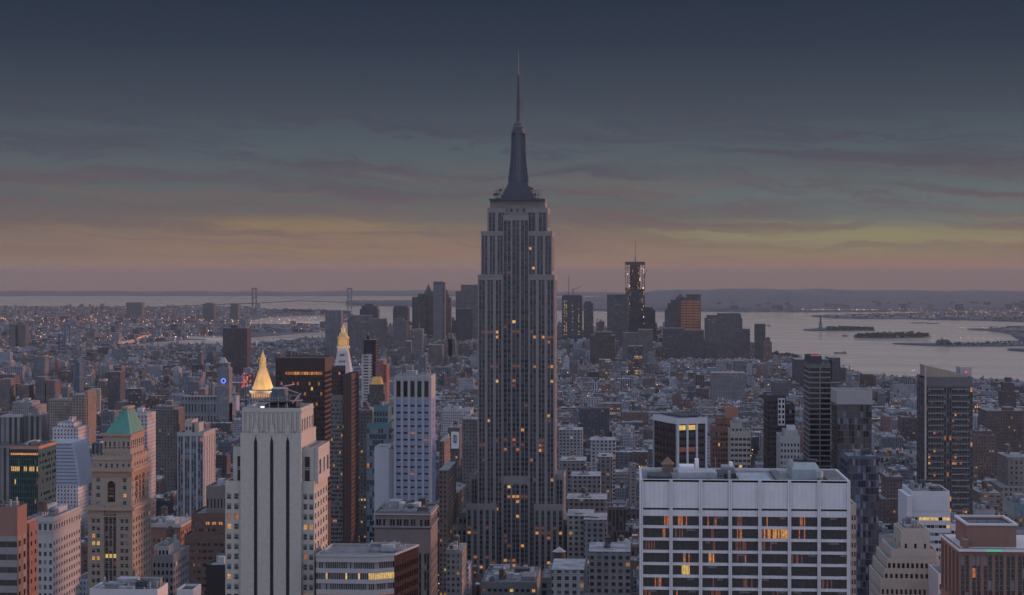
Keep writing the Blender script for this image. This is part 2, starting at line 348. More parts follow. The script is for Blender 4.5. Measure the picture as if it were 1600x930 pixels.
# Bayonne and the piers on the right
BAY = [(1268,494),(1300,497.5),(1340,498.5),(1420,499),(1500,501),(1560,502),(1600,503.5),(1850,508)]
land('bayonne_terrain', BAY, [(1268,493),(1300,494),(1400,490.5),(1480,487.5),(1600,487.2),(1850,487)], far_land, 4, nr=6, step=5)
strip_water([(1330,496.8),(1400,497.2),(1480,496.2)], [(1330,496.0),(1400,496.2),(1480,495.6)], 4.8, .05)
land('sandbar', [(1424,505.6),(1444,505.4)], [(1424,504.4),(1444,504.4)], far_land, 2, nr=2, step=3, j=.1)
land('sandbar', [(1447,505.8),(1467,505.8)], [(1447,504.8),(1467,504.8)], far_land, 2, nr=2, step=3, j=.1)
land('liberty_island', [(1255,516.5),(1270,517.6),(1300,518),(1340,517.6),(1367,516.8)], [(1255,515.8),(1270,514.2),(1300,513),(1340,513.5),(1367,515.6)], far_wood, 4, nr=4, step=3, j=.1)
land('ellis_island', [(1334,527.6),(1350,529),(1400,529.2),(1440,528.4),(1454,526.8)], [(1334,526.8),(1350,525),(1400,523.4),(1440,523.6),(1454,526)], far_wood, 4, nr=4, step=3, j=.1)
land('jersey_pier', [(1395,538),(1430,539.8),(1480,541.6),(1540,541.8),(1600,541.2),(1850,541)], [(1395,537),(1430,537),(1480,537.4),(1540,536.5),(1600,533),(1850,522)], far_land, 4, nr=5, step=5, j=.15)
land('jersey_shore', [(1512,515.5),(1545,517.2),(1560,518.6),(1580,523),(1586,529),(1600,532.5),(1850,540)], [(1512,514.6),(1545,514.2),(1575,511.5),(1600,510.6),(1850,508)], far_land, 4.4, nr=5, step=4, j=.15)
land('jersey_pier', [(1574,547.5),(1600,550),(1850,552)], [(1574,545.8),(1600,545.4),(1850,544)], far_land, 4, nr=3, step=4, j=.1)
# ------------------------------------------------------------------ the air
hm = bpy.data.materials.new('haze'); hm.use_nodes = True; hn = hm.node_tree; hn.nodes.clear()
pv = hn.nodes.new('ShaderNodeVolumePrincipled'); pv.inputs['Color'].default_value = (.375,.445,.49,1); pv.inputs['Density'].default_value = HAZE
pv.inputs['Anisotropy'].default_value = .0
ho = hn.nodes.new('ShaderNodeOutputMaterial'); hn.links.new(pv.outputs[0], ho.inputs['Volume'])
hz = MB(); hz.box(-66500, 66500, -66500, 66500, -700, 520, hm, bottom=True)
hzo = hz.build('haze'); hzo['kind'] = 'stuff'; hzo['label'] = 'thin blue evening haze over the city and bay'
# ================================================================== BUILDINGS
TIERS = []; HERO = []                                         # (px0, px1, Y, D, visible bottom py, label, box) used to keep the lower city out of their way
def S(nb=None, bay=5.0, k=1, pier=.35, mull=.25, fh=3.8, wh=2.0, top=2.0, rec=.3, rs=0.0, lit=.03, style='plain', pane=None, sill=.9, edge=0.0, sky=.0, arch=False, zmin=None):
    return dict(nb=nb, bay=bay, k=k, pier=pier, mull=mull, fh=fh, wh=wh, top=top, rec=rec, rs=rs, lit=lit, style=style, pane=pane, sill=sill, edge=edge, sky=sky, arch=arch, zmin=zmin)
WM = {}
def window_mesh(w, h, style, pick, rng):
    ks = (round(w, 2), round(h, 2), style, pick)
    if style != 'ribbon' and ks in WM: return WM[ks]
    m = MB(); a, b = w/2, h/2
    def fq(x0, x1, z0, z1, y, mt): m.quad([(x0,y,z0),(x1,y,z0),(x1,y,z1),(x0,y,z1)], mt)
    if style == 'ribbon':
        n = max(2, int(w/1.5)); run = 0
        for i in range(n):
            if run <= 0: cur = pick if (pick in (3,4,5,6) and rng.random() < .6) else (0 if rng.random() < .8 else 1); run = rng.randint(1, 3)
            run -= 1
            fq(-a+w*i/n, -a+w*(i+1)/n-.06, -b, b, 0, PANES[cur]); fq(-a+w*(i+1)/n-.06, -a+w*(i+1)/n, -b, b, -.04, MATS['metal_dark'])
    else:
        fq(-a, a, -b, b, 0, PANES[pick])
        if style == 'sash':
            t = min(.14, w*.08)
            for q in ((-a,-a+t,-b,b),(a-t,a,-b,b),(-a+t,a-t,-b,-b+t),(-a+t,a-t,b-t,b),(-a+t,a-t,-t/2,t/2)): fq(*q, -.07, MATS['metal_gray'])
            if pick == 0: fq(-a+t, a-t, b*.35, b-t, -.03, PANES[2 if rng.random() < .5 else 1])
        elif style == 'cross':
            t = min(.2, w*.07)
            for q in ((-t/2,t/2,-b,b),(-a,-t/2,-t/2,t/2),(t/2,a,-t/2,t/2)): fq(*q, -.07, MATS['metal_dark'])
    me = m.mesh('window')
    WM[ks] = me; return me
FR = {'F': ((1,0),(0,-1),0), 'R': ((0,1),(1,0),math.pi/2), 'L': ((0,-1),(-1,0),-math.pi/2), 'B': ((-1,0),(0,1),math.pi)}
class Hero:
    def __init__(s, name, label, cat, pxl, pxr, Y, D, vb=960, rot=0, seed=1, group=None, fog=False, reg=True, nmax=100, roofs='roof_gray'):
        s.Y = Y; s.x0 = X(pxl, Y); s.x1 = X(pxr, Y); s.D = D; s.pxc = (pxl+pxr)/2; s.vb = vb; s.nmax = nmax
        cx, cyy = (s.x0+s.x1)/2, Y+D/2
        s.root = empty(name, label, cat, (cx, cyy, gz(cx, cyy)), R_(rot), group); s.wall = MB(); s.win = []; s.rng = random.Random(seed*31+int(pxl)); s.roof = []; s.rm = MATS[roofs]
        if reg: HERO.append((pxl, pxr, Y, D, vb, label, (s.x0, s.x1, Y, Y+D)))
    def x(s, px, dy=0): return X(px, s.Y+dy)
    def z(s, py, dy=0): return Z(py, s.pxc, s.Y+dy)
    def facade(s, face, ox, oy, W, z0, z1, sp, wm, sm):
        (ux, uy), (nx, ny), rz = FR[face]; m = s.wall
        def P(u, z, d=0): return (ox+ux*u-nx*d, oy+uy*u-ny*d, z)
        def q(u0, u1, a, b, mt, d=0):
            if u1-u0 > 1e-4 and b-a > 1e-4: m.quad([P(u0,a,d),P(u1,a,d),P(u1,b,d),P(u0,b,d)], mt)
        if sp is None or W < 2.5 or z1-z0 < 3.5: q(0, W, z0, z1, wm); return
        e = sp['edge']; nb = sp['nb'] or max(1, round((W-2*e)/sp['bay'])); bw = (W-2*e)/nb; pw = bw*sp['pier']; k = sp['k']
        ww = (bw-pw-(k-1)*sp['mull'])/k
        zb = max(z0, (sp['zmin'] if sp['zmin'] is not None else s.z(min(s.vb+30, 975)))); zt = z1-sp['top']
        nf = int((zt-zb)/sp['fh'])
        if nf < 1 and z1-z0 > 2.4 and z0 >= zb-1e-3:
            sp = dict(sp, fh=(z1-z0)*.86, top=(z1-z0)*.12, wh=min(sp['wh'], (z1-z0)*.55), sill=.5); zt = z1-sp['top']; nf = 1
        if nf < 1: q(0, W, z0, z1, wm); return
        zs = zt-nf*sp['fh']; q(0, W, z0, zs, wm); q(0, W, zt, z1, wm)
        cols = [e+i*bw+pw/2+j*(ww+sp['mull']) for i in range(nb) for j in range(k)]
        u = 0; rec, rs = sp['rec'], sp['rs']
        for c in cols:
            q(u, c, zs, zt, wm); u = c+ww
            D = rec if rs == 0 else rs
            if rs > 0:
                m.quad([P(c,zs,0),P(c,zs,D),P(c,zt,D),P(c,zt,0)], wm); m.quad([P(u,zs,D),P(u,zs,0),P(u,zt,0),P(u,zt,D)], wm)
                q(c, u, zs, zt, sm, D); m.quad([P(c,zt,D),P(u,zt,D),P(u,zt,0),P(c,zt,0)], wm); m.quad([P(c,zs,0),P(u,zs,0),P(u,zs,D),P(c,zs,D)], wm)
            for f in range(nf):
                a = zs+f*sp['fh']+sp['sill']*.5; b = a+sp['wh']
                if rs == 0:
                    q(c, u, zs+f*sp['fh'], a, sm); q(c, u, b, zs+(f+1)*sp['fh'], sm)
                    m.quad([P(c,a,0),P(c,a,D),P(c,b,D),P(c,b,0)], wm); m.quad([P(u,a,D),P(u,a,0),P(u,b,0),P(u,b,D)], wm)
                    m.quad([P(c,a,0),P(u,a,0),P(u,a,D),P(c,a,D)], wm); m.quad([P(c,b,D),P(u,b,D),P(u,b,0),P(c,b,0)], wm)
                s.win.append((P((c+u)/2, (a+b)/2, D-.03 if rs > 0 else D), rz, ww, b-a, sp, (nf-f, face, round(c/ww))))
        q(u, W, zs, zt, wm)
    def tier(s, x0, x1, y0, y1, z0, z1, front=None, side=None, wm='stone', sm=None, roof=True, par=.9, faces='FRLB', cap=None):
        wm = MATS[wm]; sm = MATS[sm] if sm else wm; W, D = x1-x0, y1-y0; TIERS.append((x0, x1, y0, y1, z1))
        if 'F' in faces: s.facade('F', x0, y0, W, z0, z1, front, wm, sm)
        if 'R' in faces: s.facade('R', x1, y0, D, z0, z1, side, wm, sm)
        if 'L' in faces: s.facade('L', x0, y1, D, z0, z1, side, wm, sm)
        if 'B' in faces: s.facade('B', x1, y1, W, z0, z1, None, wm, sm)
        if roof:
            if par > 0 and min(W, D) > 3:
                t = .5; m = s.wall
                for (a,b,c,d) in ((x0,x1,y0,y0+t),(x0,x1,y1-t,y1),(x0,x0+t,y0+t,y1-t),(x1-t,x1,y0+t,y1-t)): m.box(a,b,c,d,z1,z1+par,MATS[cap] if cap else wm)
                s.addroof([(x0+t,y0+t,z1+.02),(x1-t,y0+t,z1+.02),(x1-t,y1-t,z1+.02),(x0+t,y1-t,z1+.02)])
            else: s.addroof([(x0,y0,z1),(x1,y0,z1),(x1,y1,z1),(x0,y1,z1)])
    def addroof(s, pts): m = MB(); m.quad(pts, s.rm); s.roof.append(m)
    def ledge(s, x0, x1, y0, y1, z0, z1, o=.5, m='stone'): s.wall.box(x0-o, x1+o, y0-o, y1+o, z0, z1, MATS[m], bottom=True)
    def part(s, name, mb, label=None):
        o = mb.build(name, s.root)
        if o and label: o['label'] = label
        return o
    def clutter(s, x0, x1, y0, y1, z, n=5, hmax=4, tank=0, seed=3):
        r = random.Random(seed+int(x0*10)); n += 2
        for i in range(n):
            m = MB()
            w, d, h = r.uniform(1.5, (x1-x0)*.3), r.uniform(1.5, (y1-y0)*.35), r.uniform(.8, hmax); x = r.uniform(x0+1, max(x0+1.1, x1-w-1)); y = r.uniform(y0+1, max(y0+1.1, y1-d-1))
            m.box(x, x+w, y, y+d, z+.03, z+h, MATS[r.choice(['metal_gray','roof_dark','roof_pale','roof_gray'])])
            s.part('roof_unit', m)
        for i in range(n): m = MB(); x, y = r.uniform(x0+1, x1-1), r.uniform(y0+1, y1-1); m.cyl(x, y, z+.03, z+r.uniform(1, hmax), .35, .35, MATS['metal_gray'], 6); s.part('vent_pipe', m)
        for i in range(max(2, n//3)):             # ducts and a pipe run
            m = MB(); xa = r.uniform(x0+1, (x0+x1)/2); xb = r.uniform(xa+2, x1-.8); yy = r.uniform(y0+1, y1-1.6); hh = r.uniform(.5, 1.1)
            m.box(xa, xb, yy, yy+hh, z+.25, z+.25+hh, MATS['metal_gray'], bottom=True); s.part('duct', m)
        for q in ((x0+.9, x1-.9, y0+.7), (x0+.9, x1-.9, y1-.7)):
            if n > 4:
                m = MB(); m.bar((q[0],q[2],z+1.5), (q[1],q[2],z+1.5), .06, MATS['metal_gray'])
                k = int((q[1]-q[0])/2)+1
                for w_ in range(k+1): xx = q[0]+(q[1]-q[0])*w_/k; m.bar((xx,q[2],z), (xx,q[2],z+1.5), .05, MATS['metal_gray'])
                s.part('railing', m)
        for i in range(tank): s.tank(r.uniform(x0+3, x1-3), r.uniform(y0+3, y1-3), z+.02, 1.0)
    def tank(s, x, y, z, k=1.0, roofm='roof_dark'):
        t = MB(); t.cyl(x, y, z+3*k, z+7*k, 2.1*k, 2.0*k, MATS['wood_tank'], 12); o = s.part('water_tank', t)
        c = MB(); c.cyl(x, y, z+7*k, z+8.6*k, 2.3*k, 0, MATS[roofm], 12); a = c.build('tank_roof', s.root); a.parent = o; 
        l = MB()
        for sx, sy in ((-1,-1),(1,-1),(1,1),(-1,1)): l.bar((x+sx*1.5*k,y+sy*1.5*k,z), (x+sx*1.5*k,y+sy*1.5*k,z+3*k), .14*k, MATS['metal_dark'])
        l.bar((x-1.5*k,y-1.5*k,z+.3),(x+1.5*k,y-1.5*k,z+2.7*k),.08*k,MATS['metal_dark']); l.bar((x+1.5*k,y-1.5*k,z+.3),(x-1.5*k,y-1.5*k,z+2.7*k),.08*k,MATS['metal_dark'])
        b = l.build('tank_stand', s.root); b.parent = o
    def pane_pick(s, sp, key):
        r = s.rng
        if sp['pane'] is not None:
            p = sp['pane'](key, r) if callable(sp['pane']) else sp['pane']
            if p is not None: return p
        fk = (key[0]*7919+ord(key[1]))%97; lp = sp['lit']*(4 if fk % 11 == 3 else .6)
        if r.random() < lp: return r.choice([3,3,4,4,5,5,6])
        q = r.random()
        if q < sp['sky']: return 7
        if s.Y == 1290: return 9 if q < .5 else 1
        return 0 if q < .6 else 1 if q < (.93 if s.Y < 1000 else .99) else 2
    def done(s, wall_name='wall', lab=None):
        s.part(wall_name, s.wall, lab); [s.part('roof', q) for q in s.roof]
        rx, ry, rzz = s.root.location; rr = s.root.rotation_euler.z; ca, sa = math.cos(rr), math.sin(rr)
        sc_ = []
        for i, (p, rz, ww, hh, sp, key) in enumerate(s.win):
            lx, ly = p[0]-rx, p[1]-ry; wx, wy = rx+ca*lx-sa*ly, ry+sa*lx+ca*ly; px, py, t = proj(wx, wy, p[2])
            nx, ny = FR[key[1]][1]; nx, ny = ca*nx-sa*ny, sa*nx+ca*ny
            f = -(nx*wx+ny*wy)/math.hypot(wx, wy); vis = f > 0 and -5 < px < 1605 and 0 < py < min(932, s.vb+4)
            sc_.append((-(ww*hh*max(f, 0)/t/t*1e6) if vis else 1, i))
        sc_.sort(); rest = MB(); n = 0
        tiny = [q for q in sc_ if q[0] < 0]
        for v, i in sc_:
            p, rz, ww, hh, sp, key = s.win[i]; pick = s.pane_pick(sp, key)
            if v < 0 and n < s.nmax and -v*F*F/1e6 > 1.2:
                n += 1; o = bpy.data.objects.new('window', window_mesh(ww, hh, sp['style'], pick, s.rng)); C.objects.link(o)
                o.parent = s.root; o.location = (p[0]-rx, p[1]-ry, p[2]-rzz); o.rotation_euler.z = rz
            else:
                (ux, uy) = FR[key[1]][0]; a, b = ww/2, hh/2
                rest.quad([(p[0]-ux*a,p[1]-uy*a,p[2]-b),(p[0]+ux*a,p[1]+uy*a,p[2]-b),(p[0]+ux*a,p[1]+uy*a,p[2]+b),(p[0]-ux*a,p[1]-uy*a,p[2]+b)], PANES[pick])
        o = s.part('window', rest)
        if o: o['kind'] = 'stuff'
        return s.root

# wall materials
mat('stone_deco', (.39,.38,.35), .85, .14, .8, joint=1.1); mat('stone_deco_side', (.42,.36,.32), .85, .1, .25)
mat('limestone', (.232,.22,.22), .85, .12, .15, streak=True); mat('spandrel_dark', (.06,.06,.07), .6, .2, .5); mat('spandrel_esb', (.08,.078,.09), .6, .25, .5); mat('brick_rust', (.20,.12,.10), .9, .14, .3, streak=True); mat('cream_block', (.42,.38,.335), .85, .14, .3, streak=True); mat('spandrel_gray', (.12,.12,.135), .6, .2, .5)
mat('travertine', (.57,.57,.61), .7, .13, .2, streak=True, vj=1.45); mat('cream_stone', (.30,.25,.21), .85, .2, .5, streak=True, joint=1.2); mat('cream_trim', (.34,.25,.20), .85, .2, .5)
mat('terracotta', (.38,.20,.13), .85, .2, .4)
mat('copper_green', (.09,.27,.235), .6, .3, .25, streak=True); mat('copper_sunlit', (.30,.42,.33), .6, .2, .3, streak=True)
mat('brick_red', (.21,.115,.095), .9, .18, .3, streak=True); mat('brick_pink', (.27,.18,.155), .9, .12, .3, streak=True); mat('brick_brown', (.13,.085,.075), .9, .2, .3)
mat('concrete', (.33,.33,.34), .9, .14, .2, streak=True); mat('concrete_white', (.52,.53,.57), .85, .1, .2, streak=True); mat('black_metal', (.02,.018,.022), .35, .2, .3)
mat('brown_metal', (.07,.045,.045), .5, .2, .3); mat('teal_metal', (.035,.095,.105), .4, .2, .3); mat('beige', (.36,.33,.31), .9, .12, .3, streak=True)
mat('blue_panel', (.23,.28,.46), .35, .15, .3); mat('glass_teal', (.09,.17,.20), .25, .3, .06); mat('glass_blue', (.07,.10,.17), .2, .35, .05); mat('glass_gray', (.10,.10,.105), .35, .3, .06); mat('gold', (.62,.36,.10), .4, .15, .3, .4)
mat('stone_gray', (.2,.2,.21), .9, .15, .2, streak=True); mat('stone_brown', (.17,.15,.145), .9, .15, .2, streak=True)
GLOWG = emit('glow_gold', (1,.52,.16), .62, .45); GLOWO = emit('glow_orange', (1,.36,.07), 1.0, .5); GLOWW = emit('glow_white', (1,.86,.68), 1.5); GLOWR = emit('glow_red', (1,.08,.10), 1.1)
GLOWB = emit('glow_blue', (.12,.25,1), 1.3); GLOWP = emit('glow_pink', (1,.10,.20), .8, .6); GLOWT = emit('glow_green', (.05,.75,.38), .55); GLOWV = emit('glow_violet', (.75,.6,1), 2.2)
# ------------------------------------------------------------------ the tall art deco tower in the middle
def empire():
    Y = 1290
    h = Hero('art_deco_tower', 'very tall stepped grey limestone skyscraper with a long mast, tallest thing in the city', 'skyscraper', 746.5, 866.6, Y, 45, vb=905, seed=2)
    x, z = h.x, h.z
    f = dict(k=2, pier=.34, mull=.5, fh=3.75, wh=2.15, sill=.8, rs=.5, lit=.016, top=3.2)
    SF = lambda n, **k: S(nb=n, **{**f, **k}); sd = S(bay=5.6, **{**f, 'pier': .6, 'k': 1})
    def lights(rows):
        def fn(key, r):
            p = rows.get(key[0])
            return r.choice([3,4,5,5]) if p and r.random() < p else None
        return fn
    # wings and recessed middle of the shaft
    zt = z(431); L1 = lights({11: .6, 12: .25, 18: .35, 19: .12, 33: .2, 34: .35, 35: .15, 41: .2, 47: .35})
    h.tier(x(746.5), x(785.5), Y, Y+45, 0, zt, SF(3, pane=L1), sd, 'limestone', 'spandrel_esb')
    h.tier(x(826), x(866.6), Y, Y+45, 0, zt, SF(3, pane=L1), sd, 'limestone', 'spandrel_esb')
    zc = z(751)
    h.tier(x(785.6), x(825.9), Y+1.8, Y+43, zc, z(338), SF(3, pier=.2, pane=lights({23: .5, 24: .1, 30: .35, 45: .25, 46: .35, 47: .3, 52: .3, 54: .3})), None, 'limestone', 'spandrel_esb', faces='F')
    h.tier(x(785.6), x(825.9), Y+.6, Y+1.8, 0, zc, SF(3, pier=.2, top=2.6, pane=lights({3: .3, 7: .25, 15: .2, 16: .35, 17: .5, 18: .55, 19: .5}), lit=.06), None, 'limestone', 'spandrel_esb', faces='F', par=0)
    for k in range(3):                            # three arches over the middle bays
        w = (x(825.9)-x(785.6))/3; cx = x(785.6)+w*(k+.5); r = w*.38
        for q in range(8):
            a0, a1 = math.pi*q/8, math.pi*(q+1)/8
            h.wall.quad([(cx+r*math.cos(a0),Y+.55,zc-4.8+r*math.sin(a0)),(cx+(r+1)*math.cos(a0),Y+.55,zc-4.8+(r+1)*math.sin(a0)),(cx+(r+1)*math.cos(a1),Y+.55,zc-4.8+(r+1)*math.sin(a1)),(cx+r*math.cos(a1),Y+.55,zc-4.8+r*math.sin(a1))], MATS['limestone'])
    # upper setbacks
    h.tier(x(751), x(787), Y+2.2, Y+43, zt, z(363), SF(3, top=2.5), sd, 'limestone', 'spandrel_esb')
    h.tier(x(824.5), x(862.5), Y+2.2, Y+43, zt, z(363), SF(3, top=2.5, lit=.1), sd, 'limestone', 'spandrel_esb')
    h.tier(x(760.6), x(790), Y+4.5, Y+40, z(363), z(326), SF(2, top=3), sd, 'limestone', 'spandrel_esb')
    h.tier(x(821.5), x(855.5), Y+4.5, Y+40, z(363), z(326), SF(2, top=3), sd, 'limestone', 'spandrel_esb')
    h.tier(x(764.5), x(851.5), Y+6, Y+38, z(338), z(312), S(nb=9, pier=.6, fh=6.5, wh=2.6, top=3.2, rs=0, lit=.1), S(nb=4, pier=.6, fh=6.5, wh=2.6, top=3), 'limestone')
    h.ledge(x(764.5), x(851.5), Y+6, Y+38, z(313), z(311), .3, 'limestone')
    for (a, b, py) in ((746.5,785.5,431), (826,866.6,431), (751,787,363), (824.5,862.5,363)):
        h.ledge(x(a), x(b), Y if py > 400 else Y+2.2, Y+45, z(py+1.2), z(py), .25, 'limestone')
    # base wings
    h.tier(x(734), x(746.3), Y+4, Y+45, 0, z(744), SF(1, top=3), sd, 'limestone', 'spandrel_esb')
    h.tier(x(866.8), x(880.7), Y+4, Y+45, 0, z(744), SF(1, top=3), sd, 'limestone', 'spandrel_esb')
    L2 = lights({4: .35, 5: .5, 10: .2, 11: .3, 12: .45, 13: .6})
    h.tier(x(729.4), x(776.5), Y-6, Y-.02, 0, z(789), S(nb=5, **{**f, 'pane': L2, 'k':1, 'pier':.5}), sd, 'limestone', 'spandrel_esb')
    h.tier(x(835), x(880.7), Y-6, Y-.02, 0, z(789), S(nb=5, **{**f, 'pane': L2, 'k':1, 'pier':.5}), sd, 'limestone', 'spandrel_esb')
    h.tier(x(708), x(729.2), Y-2, Y+45, 0, z(822), S(nb=3, **{**f, 'k':1, 'pier':.5}), sd, 'limestone', 'spandrel_esb')
    h.tier(x(715), x(729.2), Y+6, Y+40, z(822), z(806), S(nb=2, **{**f, 'k':1, 'pier':.5}), sd, 'limestone', 'spandrel_esb')
    h.tier(x(881), x(904.4), Y-2, Y+45, 0, z(813), S(nb=3, **{**f, 'k':1, 'pier':.5, 'pane': lights({8:.4, 9:.5, 10:.5})}), sd, 'limestone', 'spandrel_esb')
    h.done()
    # mast
    cx = (x(762.5)+x(852))/2; cyy = Y+22; st = MATS['stone_dark'] if 'stone_dark' in MATS else mat('stone_dark', (.075,.085,.11), .7, .15, .3, streak=True)
    m = MB(); wpx = T(808, Y)/F
    def sq(w_, z0, z1, mt=st): a = w_*wpx/2; m.box(cx-a, cx+a, cyy-a, cyy+a, z(z0), z(z1), mt)
    sq(88, 312, 310.3); sq(64, 310.3, 308.5); sq(52, 308.5, 303); sq(46, 302.6, 298); sq(42, 298, 294); sq(37, 293.6, 289.5); sq(33, 289.5, 286); sq(30, 286, 283)
    h.part('mast_base', m)
    m = MB()
    zz = [284, 262, 240, 225, 205]; ww = [25, 22, 20, 19.5, 19]
    for a, b, w0, w1 in zip(zz, zz[1:], ww, ww[1:]): m.cyl(cx, cyy, z(a), z(b), w0*wpx*.40, w1*wpx*.40, st, 16)
    h.part('mast', m)
    for q in range(4):                            # the four winged buttresses
        b = MB(); ca, sa = math.cos(q*math.pi/2), math.sin(q*math.pi/2)
        prof = [(284,16),(275,16),(268,14.6),(262,14.4),(250,12.8),(242,12.6),(236,11.8),(205,11.2)]
        for (p0, r0), (p1, r1) in zip(prof, prof[1:]):
            for s_ in (-1, 1):
                e = 1.4*s_
                def pt(r, p): u = r*wpx; return (cx+ca*u-sa*e, cyy+sa*u+ca*e, z(p))
                pts = [pt(4, p0), pt(r0, p0), pt(r1, p1), pt(4, p1)]
                b.quad(pts if s_ < 0 else pts[::-1], st)
            def pe(r, p, e): u = r*wpx; return (cx+ca*u-sa*e, cyy+sa*u+ca*e, z(p))
            b.quad([pe(r0,p0,-1.4), pe(r0,p0,1.4), pe(r1,p1,1.4), pe(r1,p1,-1.4)], st)
        h.part('buttress', b)
    d = MB()
    for (p0, p1, r0, r1) in ((205,202,12,12.2),(202,199,11,11),(199,196,10,9.5),(196,193,11,8.5),(193,190,8.5,8),(190,187.5,8,6.5),(187.5,185,6.5,3)): d.cyl(cx, cyy, z(p0), z(p1), r0*wpx*.9, r1*wpx*.9, st, 20)
    h.part('dome', d)
    a = MB(); am = mat('antenna_metal', (.10,.10,.12), .5, .2, 1)
    zs = [185, 170, 150, 130, 113]; rs = [3.4, 3.0, 2.9, 2.4, 2.0]
    for p0, p1, r0, r1 in zip(zs, zs[1:], rs, rs[1:]):
        for q in range(4):
            t0, t1 = q*math.pi/2+.6, (q+1)*math.pi/2+.6; P = lambda r, t, p: (cx+r*wpx*math.cos(t), cyy+r*wpx*math.sin(t), z(p))
            a.bar(P(r0,t0,p0), P(r1,t0,p1), .22, am); n = 4
            for i in range(n):
                pa, pb = p0+(p1-p0)*i/n, p0+(p1-p0)*(i+1)/n; ra, rb = r0+(r1-r0)*i/n, r0+(r1-r0)*(i+1)/n
                a.bar(P(ra,t0,pa), P(rb,t1,pb), .13, am); a.bar(P(ra,t0,pa), P(ra,t1,pa), .13, am)
    a.cyl(cx, cyy, z(185), z(113), .95, .6, am, 8)
    for p, r in ((176,2.8),(166,3.2),(152,3.3),(140,2.6),(124,2.6),(113,2.8)): a.cyl(cx, cyy, z(p), z(p-2.2), r*wpx, r*wpx, am, 10)
    a.cyl(cx, cyy, z(113), z(86), .45, .25, am, 6); a.cyl(cx, cyy, z(86), z(72), .2, .08, am, 6)
    a.bar((cx+6*wpx, cyy, z(169)), (cx+6*wpx, cyy, z(149)), .3, am); a.bar((cx, cyy, z(168.5)), (cx+6*wpx, cyy, z(168.5)), .2, am)
    h.part('antenna', a)
    e = MB(); r = random.Random(4)
    for px in (773,777,782,786,827,832,836,841,845):   # dishes and whips on the terraces
        xx = X(px, Y+14); zz0 = 299 if 780 < px < 835 else 307; hh = r.uniform(5, 13)
        e.bar((xx, Y+14, z(zz0+4)), (xx, Y+14, z(zz0-hh)), .18, am)
        if r.random() < .7: e.cyl(xx, Y+13.8, z(zz0-hh*.4), z(zz0-hh*.4)+1.6, 1.2, 1.3, am, 8)
    for (a0, b0) in ((773.5, 783), (832, 842)):
        for p in (307, 301): e.bar((X(a0,Y+12), Y+12, z(p-4)), (X(b0,Y+12), Y+12, z(p-4)), .25, am)
        for q in range(5): xx = X(a0+(b0-a0)*q/4, Y+12); e.bar((xx,Y+12,z(311)), (xx,Y+12,z(296)), .22, am)
    h.part('broadcast_equipment', e)
empire()

